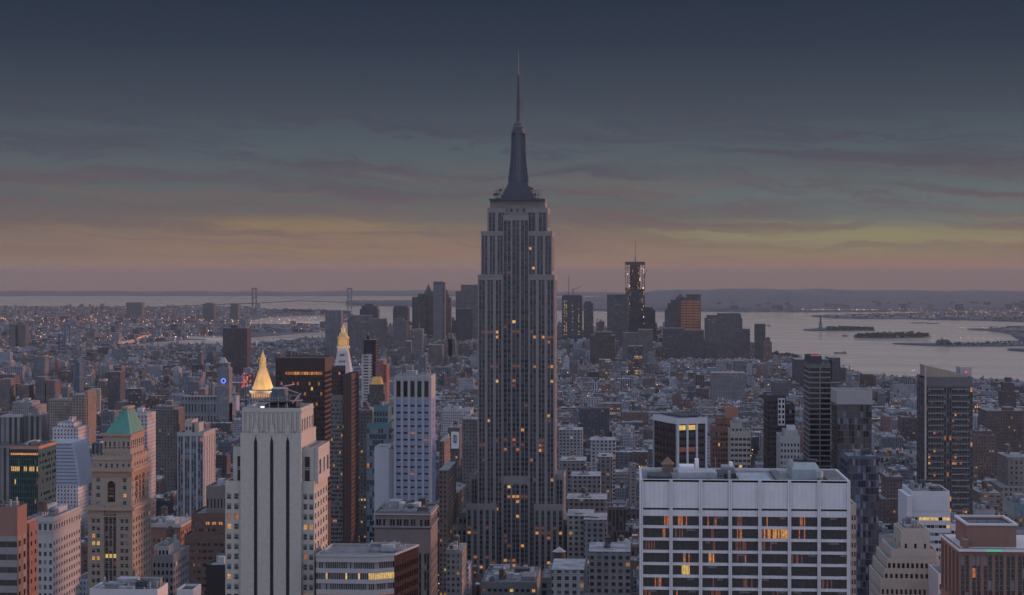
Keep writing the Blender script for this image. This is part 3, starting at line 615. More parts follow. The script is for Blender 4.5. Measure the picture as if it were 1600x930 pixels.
# ------------------------------------------------------------------ pale office tower with three black strips (front left)
def fifth():
    Y = 570
    h = Hero('art_deco_tower', 'pale stone art deco tower with three long black vertical window strips', 'skyscraper', 352, 491, Y, 30, vb=940, seed=5)
    x, z = h.x, h.z
    M = 'stone_deco'
    ws = lambda n, **k: S(nb=n, pier=.42, fh=4.05, wh=2.15, rec=.35, top=4.5, style='sash', lit=.06, **k)
    h.tier(x(352), x(375.2), Y, Y+26, 0, z(756), S(nb=2, pier=.40, fh=3.42, wh=2.0, rec=.35, top=2.4, style='sash', lit=0, pane=lambda k, r: 4 if k[0] == 3 else 3 if (k[0] in (4, 9) and k[2] < 1) else None), S(bay=4.5, pier=.55, fh=3.42, wh=2.0, rec=.35, top=2.4, lit=.05), M)
    h.tier(x(472.2), x(491), Y, Y+26, 0, z(756), S(nb=2, pier=.32, fh=3.42, wh=2.0, rec=.35, top=2.4, style='sash', lit=0, pane=lambda k, r: 3 if k[0] in (4, 11) else 4 if (k[0] == 7 and k[2] < 1) else None), S(nb=5, pier=.55, fh=3.42, wh=2.0, rec=.35, top=2.4, lit=.05), M)
    h.tier(X(495,Y+5), X(500,Y+5), Y+5, Y+24, z(756), z(745), None, None, M)
    # inner shoulders with a louvred slot
    for a, b, l0, l1 in ((363, 377, 370, 376), (472.2, 489, 475.5, 483)):
        h.tier(x(a), x(b), Y+1.2, Y+24, z(756), z(703), None, S(nb=3, pier=.5, fh=8, wh=5, rec=.4, top=2), M)
        l = MB(); zz0, zz1 = z(752), z(714)
        l.box(x(l0), x(l1), Y+.95, Y+1.19, zz0, zz1, MATS['black_metal'])
        for q in range(2): l.box(x(l0)+.1, x(l1)-.1, Y+.85, Y+.95, zz0+(zz1-zz0)*(.45+q*.08), zz0+(zz1-zz0)*(.45+q*.08)+.35, MATS['metal_gray'])
        h.part('louvre', l)
    h.tier(X(489.5,Y+2), X(497.5,Y+2), Y+2, Y+24, z(756), z(699), None, S(nb=3, pier=.5, fh=8, wh=5, rec=.4, top=2), M)
    # main shaft with three dark slots
    slots = [(398, 403.6), (423, 428.6), (448, 453.6)]; xs = [x(377)]
    for a, b in slots: xs += [x(a), x(b)]
    xs.append(x(472)); zt = z(691); zc = z(676); m = h.wall; st = MATS[M]; yf = Y-1.5
    for i in range(0, 8, 2): m.quad([(xs[i],yf,0),(xs[i+1],yf,0),(xs[i+1],yf,zt),(xs[i],yf,zt)], st)
    m.quad([(xs[0],yf,zt+2.2),(xs[7],yf,zt+2.2),(xs[7],yf,zc),(xs[0],yf,zc)], st)
    u = [xs[0]]
    for i in (1, 3, 5): u += [xs[i], (xs[i]+xs[i+1])/2, xs[i+1]]
    for i in (0, 2, 4, 6): m.quad([(xs[i],yf,zt),(xs[i+1],yf,zt),(xs[i+1],yf,zt+2.2),(xs[i],yf,zt+2.2)], st)
    for i in (1, 3, 5):
        a, b = xs[i], xs[i+1]; c = (a+b)/2
        m.quad([(a,yf,zt),(c,yf,zt+2.2),(a,yf,zt+2.2)], st); m.quad([(b,yf,zt),(b,yf,zt+2.2),(c,yf,zt+2.2)], st)
        m.quad([(a,yf,0),(a,yf+1,0),(a,yf+1,zt),(a,yf,zt)], st); m.quad([(b,yf+1,0),(b,yf,0),(b,yf,zt),(b,yf+1,zt)], st)
        m.quad([(a,yf,zt),(a,yf+1,zt),(c,yf+1,zt+2.2),(c,yf,zt+2.2)], st); m.quad([(b,yf+1,zt),(b,yf,zt),(c,yf,zt+2.2),(c,yf+1,zt+2.2)], st)
        s_ = MB(); s_.quad([(a,yf+.9,0),(b,yf+.9,0),(b,yf+.9,zt),(c,yf+.9,zt+2.2),(a,yf+.9,zt)], MATS['black_metal'])
        for q in range(60):
            zz = zt-1-q*1.72
            if zz > 60: s_.box(a+.05, b-.05, yf+.84, yf+.9, zz, zz+.25, MATS['metal_dark'])
        s_.box(c-.06, c+.06, yf+.8, yf+.9, 60, zt+1, MATS['metal_dark'])
        h.part('window_strip', s_)
    m.box(xs[0], xs[0]+.01, yf, Y+26, 0, zc, st); 
    m.quad([(xs[7],yf,0),(xs[7],Y+26,0),(xs[7],Y+26,zc),(xs[7],yf,zc)], st)
    h.addroof([(xs[0],yf,zc),(xs[7],yf,zc),(xs[7],Y+26,zc),(xs[0],Y+26,zc)])
    # crown with fluting, pendants over the piers
    zr = z(642); cx0, cx1 = x(379), x(471)
    h.tier(cx0, cx1, Y-.6, Y+22, zc, zr, None, S(nb=5, pier=.5, fh=10, wh=4.5, rec=.5, top=2.5), M, par=1.0)
    n = 12
    for i in range(n+1):
        xx = cx0+.4+(cx1-cx0-.8)*i/n; m.box(xx-.34, xx+.34, Y-1.0, Y-.61, zc+.5, zr-.7, st)
    h.ledge(cx0, cx1, Y-.6, Y+22, zr-.5, zr, .25, M)
    for pc in (401, 426, 451):
        c = MB(); xx = x(pc)
        for q, (w_, p0, p1) in enumerate(((1.3, 680, 676), (1.0, 676, 670), (.7, 670, 664), (.35, 664, 660))): c.box(xx-w_, xx+w_, yf-.25 if q == 0 else Y-1.3, Y-.61, z(p0), z(p1), MATS['stone_deco_side'] if False else st)
        for sx in (-1, 1): c.box(xx+sx*1.5-.3, xx+sx*1.5+.3, Y-1.1, Y-.61, z(678), z(669), st)
        h.part('pendant_ornament', c)
    h.done()
    # rooftop: steel deck, cooling tower, floodlight
    r = MB(); dk, gy = MATS['metal_dark'], MATS['metal_gray']
    za = z(641); zb_ = z(629); xa, xb, ya, yb = x(406), x(446), Y+3, Y+16
    for xx in (xa, x(418), x(432), xb):
        for yy in (ya, yb): r.bar((xx,yy,za), (xx,yy,zb_+1.5), .22, gy)
    r.box(xa-1, xb+1, ya-1, yb+1, zb_, zb_+.5, dk, bottom=True)
    for yy in (ya-1, yb+1):
        for q in (.5, 1.1, 1.7): r.bar((xa-1,yy,zb_+q), (xb+1,yy,zb_+q), .07, gy)
    for q in range(12): xx = xa-1+(xb-xa+2)*q/11; r.bar((xx,ya-1,zb_), (xx,ya-1,zb_+1.8), .07, gy)
    r.box(xa+1, xb-1, ya+1, yb-1, za, zb_-1, dk)
    h.part('roof_deck', r)
    t = MB(); t.cyl(x(429), Y+9, zb_+.5, z(610), 2.9, 2.9, mat('tank_blue', (.09,.12,.15), .6, .3, .6), 16); t.box(x(417), x(425), Y+6, Y+12, zb_+.5, z(615), MATS['tank_blue']); t.cyl(x(429), Y+9, z(610), z(608), 3.05, 2.2, gy, 16)
    h.part('cooling_tower', t)
    t = MB()
    for q in range(5): t.bar((x(440+q*4), Y+6+q*2, z(640)), (x(443+q*4), Y+6+q*2, z(616+q*3)), .16, gy)
    t.box(x(442), x(456), Y+8, Y+14, z(641), z(622), dk); t.bar((x(436),Y+5,z(607)), (x(458),Y+9,z(617)), .22, gy); t.bar((x(438),Y+5,z(605)), (x(452),Y+9,z(603)), .2, gy)
    t.bar((x(450),Y+5,z(628)), (x(466),Y+8,z(628)), .25, gy); t.bar((x(452),Y+5,z(632)), (x(463),Y+8,z(617)), .2, gy)
    for q in range(6): t.bar((x(381+q*4),Y+2,z(642)), (x(383+q*4),Y+4,z(636-q%3)), .2, gy)
    t.box(x(384), x(400), Y+3, Y+8, z(641), z(637), MATS['roof_pale'])
    h.part('roof_equipment', t)
    t = MB(); t.cyl(x(409), Y+1, z(639.5), z(635.5), .55, .7, GLOWV, 10); t.cyl(x(409), Y+1, z(641), z(639.5), .3, .4, gy, 8); h.part('floodlight', t)
fifth(); TIERS.append((X(377,570),X(472,570),570,595,Z(642,425,570)))

# ------------------------------------------------------------------ white grid-fronted office block (front right)
def grace():
    Y = 540
    h = Hero('office_block', 'broad white travertine office block with black ribbon windows and a blank top storey', 'office block', 1000, 1328.5, Y, 34, vb=940, seed=8, roofs='roof_gray')
    x, z = h.x, h.z; yw = Y+.9
    pier = [(1001.7+46.25*i-1.9, 1001.7+46.25*i+3.0) for i in range(8)]
    lit = {(0,0):4,(0,1):4,(0,2):4,(0,3):5,(0,4):4,(0,5):4,(0,6):4,(1,0):4,(1,2):5,(1,3):4,(1,4):3,(1,5):4,(1,1):5,(2,3):5,(2,4):5,(2,0):5,(2,2):5,(3,1):4,(3,2):3,(3,3):4,(3,5):5,(4,1):6,(5,0):4,(5,3):5,(5,6):5,(5,2):5,(6,1):4,(6,4):5,(6,2):5,(6,0):5}
    W = h.wall; tv = MATS['travertine']
    rows = [(807.6+19.3*i, 822.6+19.3*i) for i in range(12)]
    W.box(x(1000), x(1328.5), Y+2.2, Y+34, 0, z(754), tv, MATS['roof_gray'])
    # blank top panel and spandrel bands stand forward of the glass
    W.box(x(1000.2), x(1328.3), Y+.2, Y+2.2, z(795), z(751), tv, bottom=True)
    lo = 798.2
    for i, (a, b) in enumerate(rows): W.box(x(1000.2), x(1328.3), Y+.2, Y+2.2, z(a), z(lo), tv, bottom=True); lo = b
    W.box(x(1000.2), x(1328.3), Y+.2, Y+2.2, 0, z(lo), tv)
    h.part('wall', W); h.wall = MB()
    for a, b in pier:
        p = MB(); p.box(x(a), x(b), Y-.55, Y+.19, 0, z(750), tv); p.box((x(a)+x(b))/2-.06, (x(a)+x(b))/2+.06, Y-.6, Y-.55, 0, z(750), MATS['metal_gray']); h.part('pier', p)
    for i in range(7):
        a, b = x(pier[i][1])+.02, x(pier[i+1][0])-.02; s_ = MB(); s_.quad([(a,Y+1.6,z(798)),(b,Y+1.6,z(798)),(b,Y+1.6,z(795)),(a,Y+1.6,z(795))], MATS['black_metal']); h.part('louvre', s_)
        for j, (ya, yb) in enumerate(rows[:10]):
            wm = MB(); rr = random.Random(i*13+j*7); n = 20; z0, z1 = z(yb), z(ya); k = lit.get((j, i)); st, ln = rr.randint(0, 8), rr.randint(5, 11)
            if (j, i) == (1, 4): st, ln = 0, 20
            if (j, i) == (4, 1): st, ln = 7, 6
            if (j, i) in ((0,0),(1,0)): st, ln = 14, 6
            for q in range(n):
                p = PANES[0]
                if k is not None and st <= q < st+ln and rr.random() < (.95 if k in (3, 6) else .38): p = PANES[k if rr.random() < .8 else 5]
                elif rr.random() < .05: p = PANES[1]
                xa, xb = a+(b-a)*q/n, a+(b-a)*(q+1)/n
                wm.quad([(xa,Y+1.2,z0),(xb,Y+1.2,z0),(xb,Y+1.2,z1),(xa,Y+1.2,z1)], p)
                if q % 2 == 0 and q: wm.box(xa-.05, xa+.05, Y+1.08, Y+1.19, z0, z1, MATS['metal_dark'])
            if rr.random() < .4: xa = a+(b-a)*rr.random()*.8; wm.quad([(xa,Y+1.18,z1-.9),(xa+rr.uniform(1,4),Y+1.18,z1-.9),(xa+rr.uniform(1,4),Y+1.18,z1-.1),(xa,Y+1.18,z1-.1)], PANES[2])
            h.part('window', wm)
    # roof: parapet, mechanical wells, plant
    zr = z(754); g = MATS['metal_gray']; d = MATS['metal_dark']
    p = MB(); x0, x1 = x(1000), x(1328.5); zp = z(750.5)
    for (a,b,c,e) in ((x0,x1,Y+.2,Y+.9),(x0,x1,Y+33.3,Y+34),(x0,x0+.7,Y+.91,Y+33.29),(x1-.7,x1,Y+.91,Y+33.29)): p.box(a,b,c,e,zr,zp,tv)
    h.part('parapet', p)
    e = MB()
    def bx(a, b, y0, y1, hh, m_, z0=0): e.box(X(a,Y+y0), X(b,Y+y0), Y+y0, Y+y1, zr+.03+z0, zr+hh, m_, bottom=z0 > 0)
    bx(1060, 1120, 4, 14, 2.6, MATS['roof_pale']); bx(1062, 1085, 15, 22, 3.4, MATS['white_paint']); bx(1012, 1050, 8, 20, .8, MATS['roof_dark'])
    bx(1120, 1150, 10, 22, 1.6, d); bx(1128, 1148, 22, 30, 2.4, g); bx(1155, 1205, 3, 24, .35, MATS['roof_pale']); bx(1138, 1142, 4, 8, 3.0, g)
    bx(1212, 1226, 3, 31, .12, MATS['black_metal']); bx(1292, 1318, 3, 31, .12, MATS['black_metal']); bx(1086, 1092, 20, 24, 5.0, MATS['white_paint']); bx(1140, 1145, 24, 28, 3.6, MATS['white_paint'])
    h.part('roof_equipment', e)
    f = MB()
    for q in range(26): xx = X(1055+q*3, Y+3); f.bar((xx,Y+3,zr), (xx,Y+3,zr+2.2), .07, g)
    for q in (1.1, 2.2): f.bar((X(1055,Y+3),Y+3,zr+q), (X(1130,Y+3),Y+3,zr+q), .08, g)
    for q in range(9): yy = Y+3+q*3.4; f.bar((X(1214,Y+3),yy,zr+.5), (X(1226,Y+3),yy,zr+.5), .25, g); f.bar((X(1294,Y+3),yy,zr+.5), (X(1318,Y+3),yy,zr+.5), .25, g)
    f.bar((X(1118,Y+10),Y+10,zr), (X(1118,Y+10),Y+10,zr+7), .1, g); f.bar((X(1164,Y+10),Y+10,zr), (X(1164,Y+10),Y+10,zr+4), .1, g)
    h.part('roof_railing', f)
    c = MB(); cx = X(1258, Y+16); mg = mat('cooling_metal', (.30,.34,.36), .5, .2, .5)
    c.box(X(1237,Y+10), X(1281,Y+10), Y+9, Y+26, zr+.03, zr+3.2, mg); c.frus(X(1237,Y+10), X(1281,Y+10), Y+9, Y+26, zr+3.2, X(1241,Y+10), X(1276,Y+10), Y+11, Y+24, zr+5.0, mg)
    c.cyl(X(1279,Y+8), Y+7, zr+1, zr+3, 1.3, 1.3, mg, 12); h.part('cooling_tower', c)
    for q in range(2): k = MB(); k.cyl(X(1250+q*16,Y+17), Y+17, zr+5, zr+5.7, 2.2, 2.4, MATS['metal_dark'], 16); h.part('fan', k)
    k = MB(); k.cyl(X(1043,Y+29), Y+29, zr, zr+2.5, 2.6, 2.6, mat('hut_brown', (.2,.13,.1), .8, .2, .5), 4, ph=.78); k.cyl(X(1043,Y+29), Y+29, zr+2.5, zr+5, 3.1, 0, MATS['hut_brown'], 4, ph=.78); h.part('roof_hut', k)
grace(); TIERS.append((X(1000,540),X(1328,540),540,574,Z(752,1164,540)))

# ------------------------------------------------------------------ tower with green copper pyramid (left)
def mercantile():
    Y = 760
    h = Hero('stone_tower', 'cream stone tower with a green copper pyramid roof, arched windows and orange-lit side', 'skyscraper', 137, 207, Y, 31, vb=925, seed=11)
    x, z = h.x, h.z; M = 'cream_stone'
    # lower shaft: two columns of paired windows on each side of a tall centre strip
    zt = z(793)
    def yl(rows): return lambda k, r: rows.get(k[0])
    h.tier(x(137), x(162.5), Y, Y+30, 0, zt, S(nb=1, k=2, pier=.5, mull=.6, fh=3.4, wh=1.9, rec=.3, top=4.2, style='sash', lit=.05, pane=lambda k, r: {4: 6, 6: 3}.get(k[0])), S(nb=7, pier=.6, fh=3.4, wh=1.9, top=4.2, lit=.02), M)
    h.tier(x(181.5), x(207), Y, Y+30, 0, zt, S(nb=1, k=2, pier=.5, mull=.6, fh=3.4, wh=1.9, rec=.3, top=4.2, style='sash', lit=.05, pane=lambda k, r: {5: 6}.get(k[0]) if r.random() < .5 else None), S(nb=7, k=1, pier=.6, fh=3.4, wh=1.9, top=4.2, lit=.02), M)
    h.tier(x(162.6), x(181.4), Y+.8, Y+29, 0, zt, S(nb=3, pier=.22, fh=3.4, wh=2.0, rs=.5, top=3.4, lit=.1, style='sash', pane=lambda k, r: 6 if k[0] == 6 else (4 if k[0] == 8 and r.random() < .3 else None)), None, M, 'spandrel_dark')
    h.ledge(x(136.5), x(207.5), Y-.3, Y+30.3, zt-1.3, zt, .9, 'cream_trim'); h.ledge(x(137), x(207), Y, Y+30, zt-4.4, zt-3.8, .3, 'cream_trim')
    # middle block with the great arch in front and three on the side
    zm = z(733)
    h.tier(x(142), x(163), Y+1, Y+29, zt, zm, S(nb=1, pier=.72, fh=3.5, wh=1.8, top=3.0, style='sash', lit=.04), None, M)
    h.tier(x(183), x(204.5), Y+1, Y+29, zt, zm, S(nb=1, pier=.72, fh=3.5, wh=1.8, top=3.0, style='sash', lit=.3), S(nb=7, pier=.7, fh=3.5, wh=1.8, top=3, lit=.02), M)
    xa, xb = x(163), x(183); r_ = (xb-xa)*.30; cx = (xa+xb)/2; za = z(758); zl = z(785); yf = Y+1; W = h.wall; st = MATS[M]
    W.quad([(xa,yf,zt),(xb,yf,zt),(xb,yf,zl),(xa,yf,zl)], st)
    W.quad([(xa,yf,zl),(cx-r_,yf,zl),(cx-r_,yf,za),(xa,yf,za)], st); W.quad([(cx+r_,yf,zl),(xb,yf,zl),(xb,yf,za),(cx+r_,yf,za)], st)
    n = 12
    for q in range(n):
        a0, a1 = math.pi*q/n, math.pi*(q+1)/n; p0 = (cx+r_*math.cos(a0), za+r_*math.sin(a0)); p1 = (cx+r_*math.cos(a1), za+r_*math.sin(a1))
        W.quad([(p0[0],yf,p0[1]),(p0[0],yf,zm),(p1[0],yf,zm),(p1[0],yf,p1[1])], st); W.quad([(p0[0],yf,p0[1]),(p1[0],yf,p1[1]),(p1[0],yf+1.2,p1[1]),(p0[0],yf+1.2,p0[1])], st)
        b0 = (cx+(r_+.6)*math.cos(a0), za+(r_+.6)*math.sin(a0)); b1 = (cx+(r_+.6)*math.cos(a1), za+(r_+.6)*math.sin(a1))
        W.quad([(p0[0],yf-.25,p0[1]),(b0[0],yf-.25,b0[1]),(b1[0],yf-.25,b1[1]),(p1[0],yf-.25,p1[1])], MATS['cream_trim'])
    for sx in (cx+r_, xb): W.quad([(sx,yf,za),(sx,yf,zm),(sx,yf,zm),(sx,yf,za)], st)
    W.quad([(xa,yf,za),(cx-r_,yf,za),(cx-r_,yf,zm),(xa,yf,zm)], st); W.quad([(cx+r_,yf,za),(xb,yf,za),(xb,yf,zm),(cx+r_,yf,zm)], st)
    for sx, d_ in ((cx-r_, 1), (cx+r_, -1)): W.quad([(sx,yf,zl),(sx,yf+1.2,zl),(sx,yf+1.2,za),(sx,yf,za)][::d_], st)
    g = MB(); g.quad([(cx-r_,yf+1.1,zl),(cx+r_,yf+1.1,zl),(cx+r_,yf+1.1,za+r_),(cx-r_,yf+1.1,za+r_)], PANES[0])
    for q in range(1, 3): g.box(cx-r_+2*r_*q/3-.12, cx-r_+2*r_*q/3+.12, yf+.9, yf+1.09, zl, za+r_*.9, MATS['metal_dark'])
    for q in range(6): zz = zl+(za-zl)*q/5; g.box(cx-r_, cx+r_, yf+.95, yf+1.08, zz-.35, zz+.35, MATS['brown_metal'])
    for q in (1, 2, 3): g.quad([(cx-r_*.8,yf+1.05,zl+(za-zl)*q/5+.8),(cx+r_*.5,yf+1.05,zl+(za-zl)*q/5+.8),(cx+r_*.5,yf+1.05,zl+(za-zl)*q/5+1.8),(cx-r_*.8,yf+1.05,zl+(za-zl)*q/5+1.8)], PANES[5 if q > 1 else 4])
    h.part('arched_window', g)
    xr = x(204.5)
    for q in range(3):                            # tall arched windows on the lit side
        yc = Y+9+q*5.6; g = MB(); pts = [(xr+.04,yc-1.3,z(784)),(xr+.04,yc+1.3,z(784))]+[(xr+.04, yc+1.3*math.cos(a), z(750)+1.6*math.sin(a)) for a in [math.pi*i/8 for i in range(9)]]
        g.quad(pts, mat('window_brown', (.10,.045,.035), .5, .2, .4)); 
        for zz in range(5): g.box(xr+.05, xr+.14, yc-1.3, yc+1.3, z(784)+zz*2.8, z(784)+zz*2.8+.5, MATS['terracotta'])
        h.part('arched_window', g)
    h.ledge(x(142), x(204.5), Y+1, Y+29, zm-1.2, zm, 1.1, 'cream_trim'); h.ledge(x(142), x(204.5), Y+1, Y+29, zm-3.4, zm-2.6, .4, 'terracotta')
    zu = z(716); h.tier(x(142.5), x(204), Y+1.5, Y+28.5, zm, zu, S(nb=7, pier=.6, fh=4.2, wh=2, top=1.0, style='sash', lit=.02), S(nb=7, pier=.6, fh=4.2, wh=2, top=1), M)
    h.ledge(x(142.5), x(204), Y+1.5, Y+28.5, zu-.9, zu, .5, 'cream_trim')
    for q in range(12): xx = x(143)+(x(203.5)-x(143))*q/11; h.wall.box(xx-.3, xx+.3, Y+1.6, Y+2.2, zu, zu+1.6, MATS['cream_trim'])
    for q in range(6): yy = Y+2+26*q/5; h.wall.box(x(203.7)-.3, x(203.7)+.3, yy-.3, yy+.3, zu, zu+1.8, MATS['cream_trim'])
    zk = z(680); h.tier(x(157), x(200), Y+4, Y+26, zu, zk, S(nb=6, pier=.58, fh=5.0, wh=3.2, top=2.0, lit=0), S(nb=7, pier=.55, fh=5.0, wh=3.6, top=2), M, par=0)
    h.ledge(x(157), x(200), Y+4, Y+26, zk-.8, zk, .8, 'terracotta')
    h.ledge(x(157), x(200), Y+4, Y+26, z(700), z(699), .3, 'cream_trim')
    h.done()
    py = MB(); x0, x1, y0, y1 = x(159), x(200), Y+4, Y+26; zr = z(641.5); a0, a1 = x(182.5), x(189); b0, b1 = Y+9.5, Y+20
    py.frus(x0, x1, y0, y1, zk, a0, a1, b0, b1, zr, MATS['copper_green'])
    for q in range(1, 12):
        t = q/12; xa_, xb_ = x0+(x1-x0)*t, a0+(a1-a0)*t; py.bar((xa_,y0-.05,zk), (xb_,b0-.05,zr), .13, MATS['copper_green'])
        ya_, yb_ = y0+(y1-y0)*t, b0+(b1-b0)*t; py.bar((x1+.05,ya_,zk), (a1+.05,yb_,zr), .13, MATS['copper_sunlit'])  # sunlight on these side ribs is put into a paler copper colour
    h.part('pyramid_roof', py)
    c = MB(); c.box(a0-.5, a1+.5, b0-.5, b1+.5, zr, zr+.9, MATS['cream_trim']); h.part('ridge_cap', c)
mercantile()
# ------------------------------------------------------------------ other towers with modelled windows
def simple(name, label, cat, Y, D, tiers, seed=1, vb=930, rot=0, group=None, roofs='roof_gray', nmax=100, clut=0, tank=0, extra=None, reg=True, par=.9):
    # tiers: (px_left, px_right, py_top, py_bottom or None, front spec, side spec, material, spandrel, dy, depth)
    a, b = min(t[0] for t in tiers), max(t[1] for t in tiers)
    h = Hero(name, label, cat, a, b, Y, D, vb, rot, seed, group, reg=reg, nmax=nmax, roofs=roofs)
    for t in tiers:
        l, r, pt, pb, fs, ss, mt = t[:7]; sm = t[7] if len(t) > 7 else None; dy = t[8] if len(t) > 8 else 0; dd = t[9] if len(t) > 9 else D-dy
        cov = any(u is not t and u[3] == pt and u[0] <= l+1 and u[1] >= r-1 and abs((u[8] if len(u) > 8 else 0)-dy) < 1 for u in tiers)
        h.tier(X(l, Y+dy), X(r, Y+dy), Y+dy, Y+dy+dd, 0 if pb is None else h.z(pb), h.z(pt), fs, ss, mt, sm, par=0 if cov else par, roof=not cov)
    t = tiers[-1]; dy = t[8] if len(t) > 8 else 0
    top = (X(t[0], Y+dy), X(t[1], Y+dy), Y+dy, Y+dy+(t[9] if len(t) > 9 else D-dy), h.z(t[2]))
    if extra: extra(h, top)
    h.done()
    if clut: h.clutter(*top, n=clut, tank=tank, seed=seed)
    return h
G_ = dict(rec=.25)
# front left corner
simple('brick_office_block', 'red brick office block with white ribbon bands at the left edge', 'office block', 480, 8,
    [(-70, 27, 797, None, S(nb=6, pier=.04, fh=3.7, wh=1.7, top=7.5, rec=.2, style='ribbon', lit=.03), S(nb=2, pier=.6, fh=3.7, wh=1.7, top=7.5, lit=0), 'brick_rust', 'stone_gray')], seed=21, clut=3)
simple('brick_apartment_tower', 'pinkish brick slab beside the red office block with white bands', 'apartment block', 560, 14,
    [(10, 33, 822, None, None, S(bay=3.6, pier=.6, fh=3.2, wh=1.5, lit=.02), 'brick_pink'), (33.2, 46, 822, None, S(nb=2, pier=.5, fh=3.2, wh=1.5, lit=.02), S(bay=3.6, pier=.6, fh=3.2, wh=1.5, lit=.02), 'brick_red', None, 6, 8)], seed=22)
simple('gray_hotel', 'grey stone hotel with arched top windows and a long white flank of small windows', 'hotel', 700, 36,
    [(42, 83, 830, None, S(nb=5, pier=.5, fh=3.5, wh=1.9, top=4, lit=.03), S(nb=11, pier=.55, fh=3.5, wh=1.7, top=3, lit=.01), 'concrete'), (42, 83, 812, 830, S(nb=5, pier=.45, fh=4.5, wh=3.2, top=.8, lit=0), S(nb=11, pier=.55, fh=4, wh=2, lit=0), 'concrete')],
    seed=23, clut=6, tank=1, extra=lambda h, t: (h.ledge(t[0], t[1], t[2], t[3], h.z(816), h.z(813), .5, 'concrete'), h.ledge(t[0], t[1], t[2], t[3], h.z(831), h.z(829), .4, 'concrete')))
def teal_x(h, t):
    m = MB()
    for q in range(16): xx = t[0]+(t[1]-t[0])*q/15; m.box(xx-.12, xx+.12, t[2]-.5, t[2]-.01, 60, h.z(702), MATS['teal_metal'])
    h.part('mullion', m)
    m = MB(); m.box(t[0], t[1], t[2]-.3, t[2]-.02, h.z(711), h.z(708), GLOWO); h.part('lit_band', m)
    m = MB(); m.box(t[0]-.4, t[1]+.4, t[2]-.7, t[3]+.4, h.z(702), h.z(697), MATS['terracotta'], MATS['roof_dark']); h.part('cornice_band', m)
simple('teal_glass_block', 'teal glass office slab with dark red top band and orange lit floors', 'office block', 1000, 32,
    [(17, 60, 702, None, S(nb=15, pier=.12, fh=3.9, wh=2.8, top=2, rec=.15, lit=.03, pane=lambda k, r: (4 if r.random() < .7 else None) if k[0] in (17, 20) else (6 if k[0] == 3 and r.random() < .7 else None)), S(nb=14, pier=.12, fh=3.9, wh=1.9, top=2, lit=.0, sky=.5), 'teal_metal')],
    seed=24, vb=835, extra=teal_x, clut=8)
simple('blue_gray_tower', 'grey tower with blue glass strips and a few amber windows, pale lit flank', 'office block', 1080, 32,
    [(277, 318, 678, None, S(nb=4, k=2, pier=.3, fh=3.8, wh=2.6, rs=.4, top=1.5, lit=.03, sky=.25), S(bay=7, pier=.8, fh=3.8, wh=1.6, lit=0), 'concrete', 'glass_blue'), (289, 300, 660, 678, S(nb=2, pier=.4, fh=4, wh=2.2), None, 'beige', None, 6, 16), (304, 311, 662, 678, None, None, 'beige', None, 6, 12)], seed=25, vb=790)
simple('dark_brick_block', 'dark brown brick office building with rows of pale and amber windows', 'office block', 880, 30,
    [(288, 360, 838, None, S(nb=8, k=2, pier=.42, fh=3.6, wh=1.5, lit=.06, pane=lambda k, r: (3 if r.random() < .8 else 6) if (k[0] in (3, 7, 11) and k[2] < 5) else None, sky=.25), S(bay=4, pier=.5, lit=0), 'brick_brown'),
     (299, 360, 806, 838, S(nb=6, k=2, pier=.42, fh=3.6, wh=1.5, sky=.3, lit=.05, pane=lambda k, r: 3 if k[0] == 1 and r.random() < .6 else None), None, 'brick_brown', None, 3), (322, 360, 765, 806, S(nb=7, pier=.6, fh=8, wh=5, top=3), None, 'stone_brown', None, 6, 20)], seed=26, vb=930, clut=4)
simple('black_box_block', 'plain black building with a pale snowy roof in front of the dark brick offices', 'building', 760, 22, [(322, 361, 886, None, None, None, 'black_metal')], seed=27, roofs='roof_pale', clut=3)
simple('red_brick_loft', 'reddish brick loft building with pale cornice behind the green-roofed tower', 'loft building', 960, 34,
    [(222, 282, 822, None, S(nb=8, pier=.5, fh=3.9, wh=2.0, lit=.03, top=6), S(bay=4.4, pier=.5, fh=3.9, wh=2, lit=.02), 'brick_red')], seed=28, clut=6, tank=1, extra=lambda h, t: h.ledge(t[0], t[1], t[2], t[3], h.z(824), h.z(820), .7, 'beige'))
simple('gray_stepped_block', 'grey stone block with stepped terraces between green-roofed tower and red loft', 'building', 820, 30,
    [(238, 271, 870, None, S(nb=5, pier=.5, fh=3.7, wh=2.1, lit=.02), S(bay=4.4, pier=.5, fh=3.7, wh=2, lit=.02), 'stone_gray'), (241, 264, 858, 870, S(nb=4, pier=.4, fh=3.7, wh=2.1, lit=.02), None, 'concrete', None, 4, 20)], seed=29, clut=6, tank=1)
simple('low_white_roof_block', 'low building with white parapet roof at the foot of the green-roofed tower', 'building', 600, 14, [(140, 246, 925, None, None, None, 'concrete_white')], seed=30, roofs='roof_pale', clut=10)
simple('low_skylight_block', 'small flat roof with white rim beside the white parapet roof', 'building', 640, 12, [(276, 302, 925, None, None, None, 'concrete_white')], seed=31, roofs='glass_dark' if 'glass_dark' in MATS else 'roof_dark')
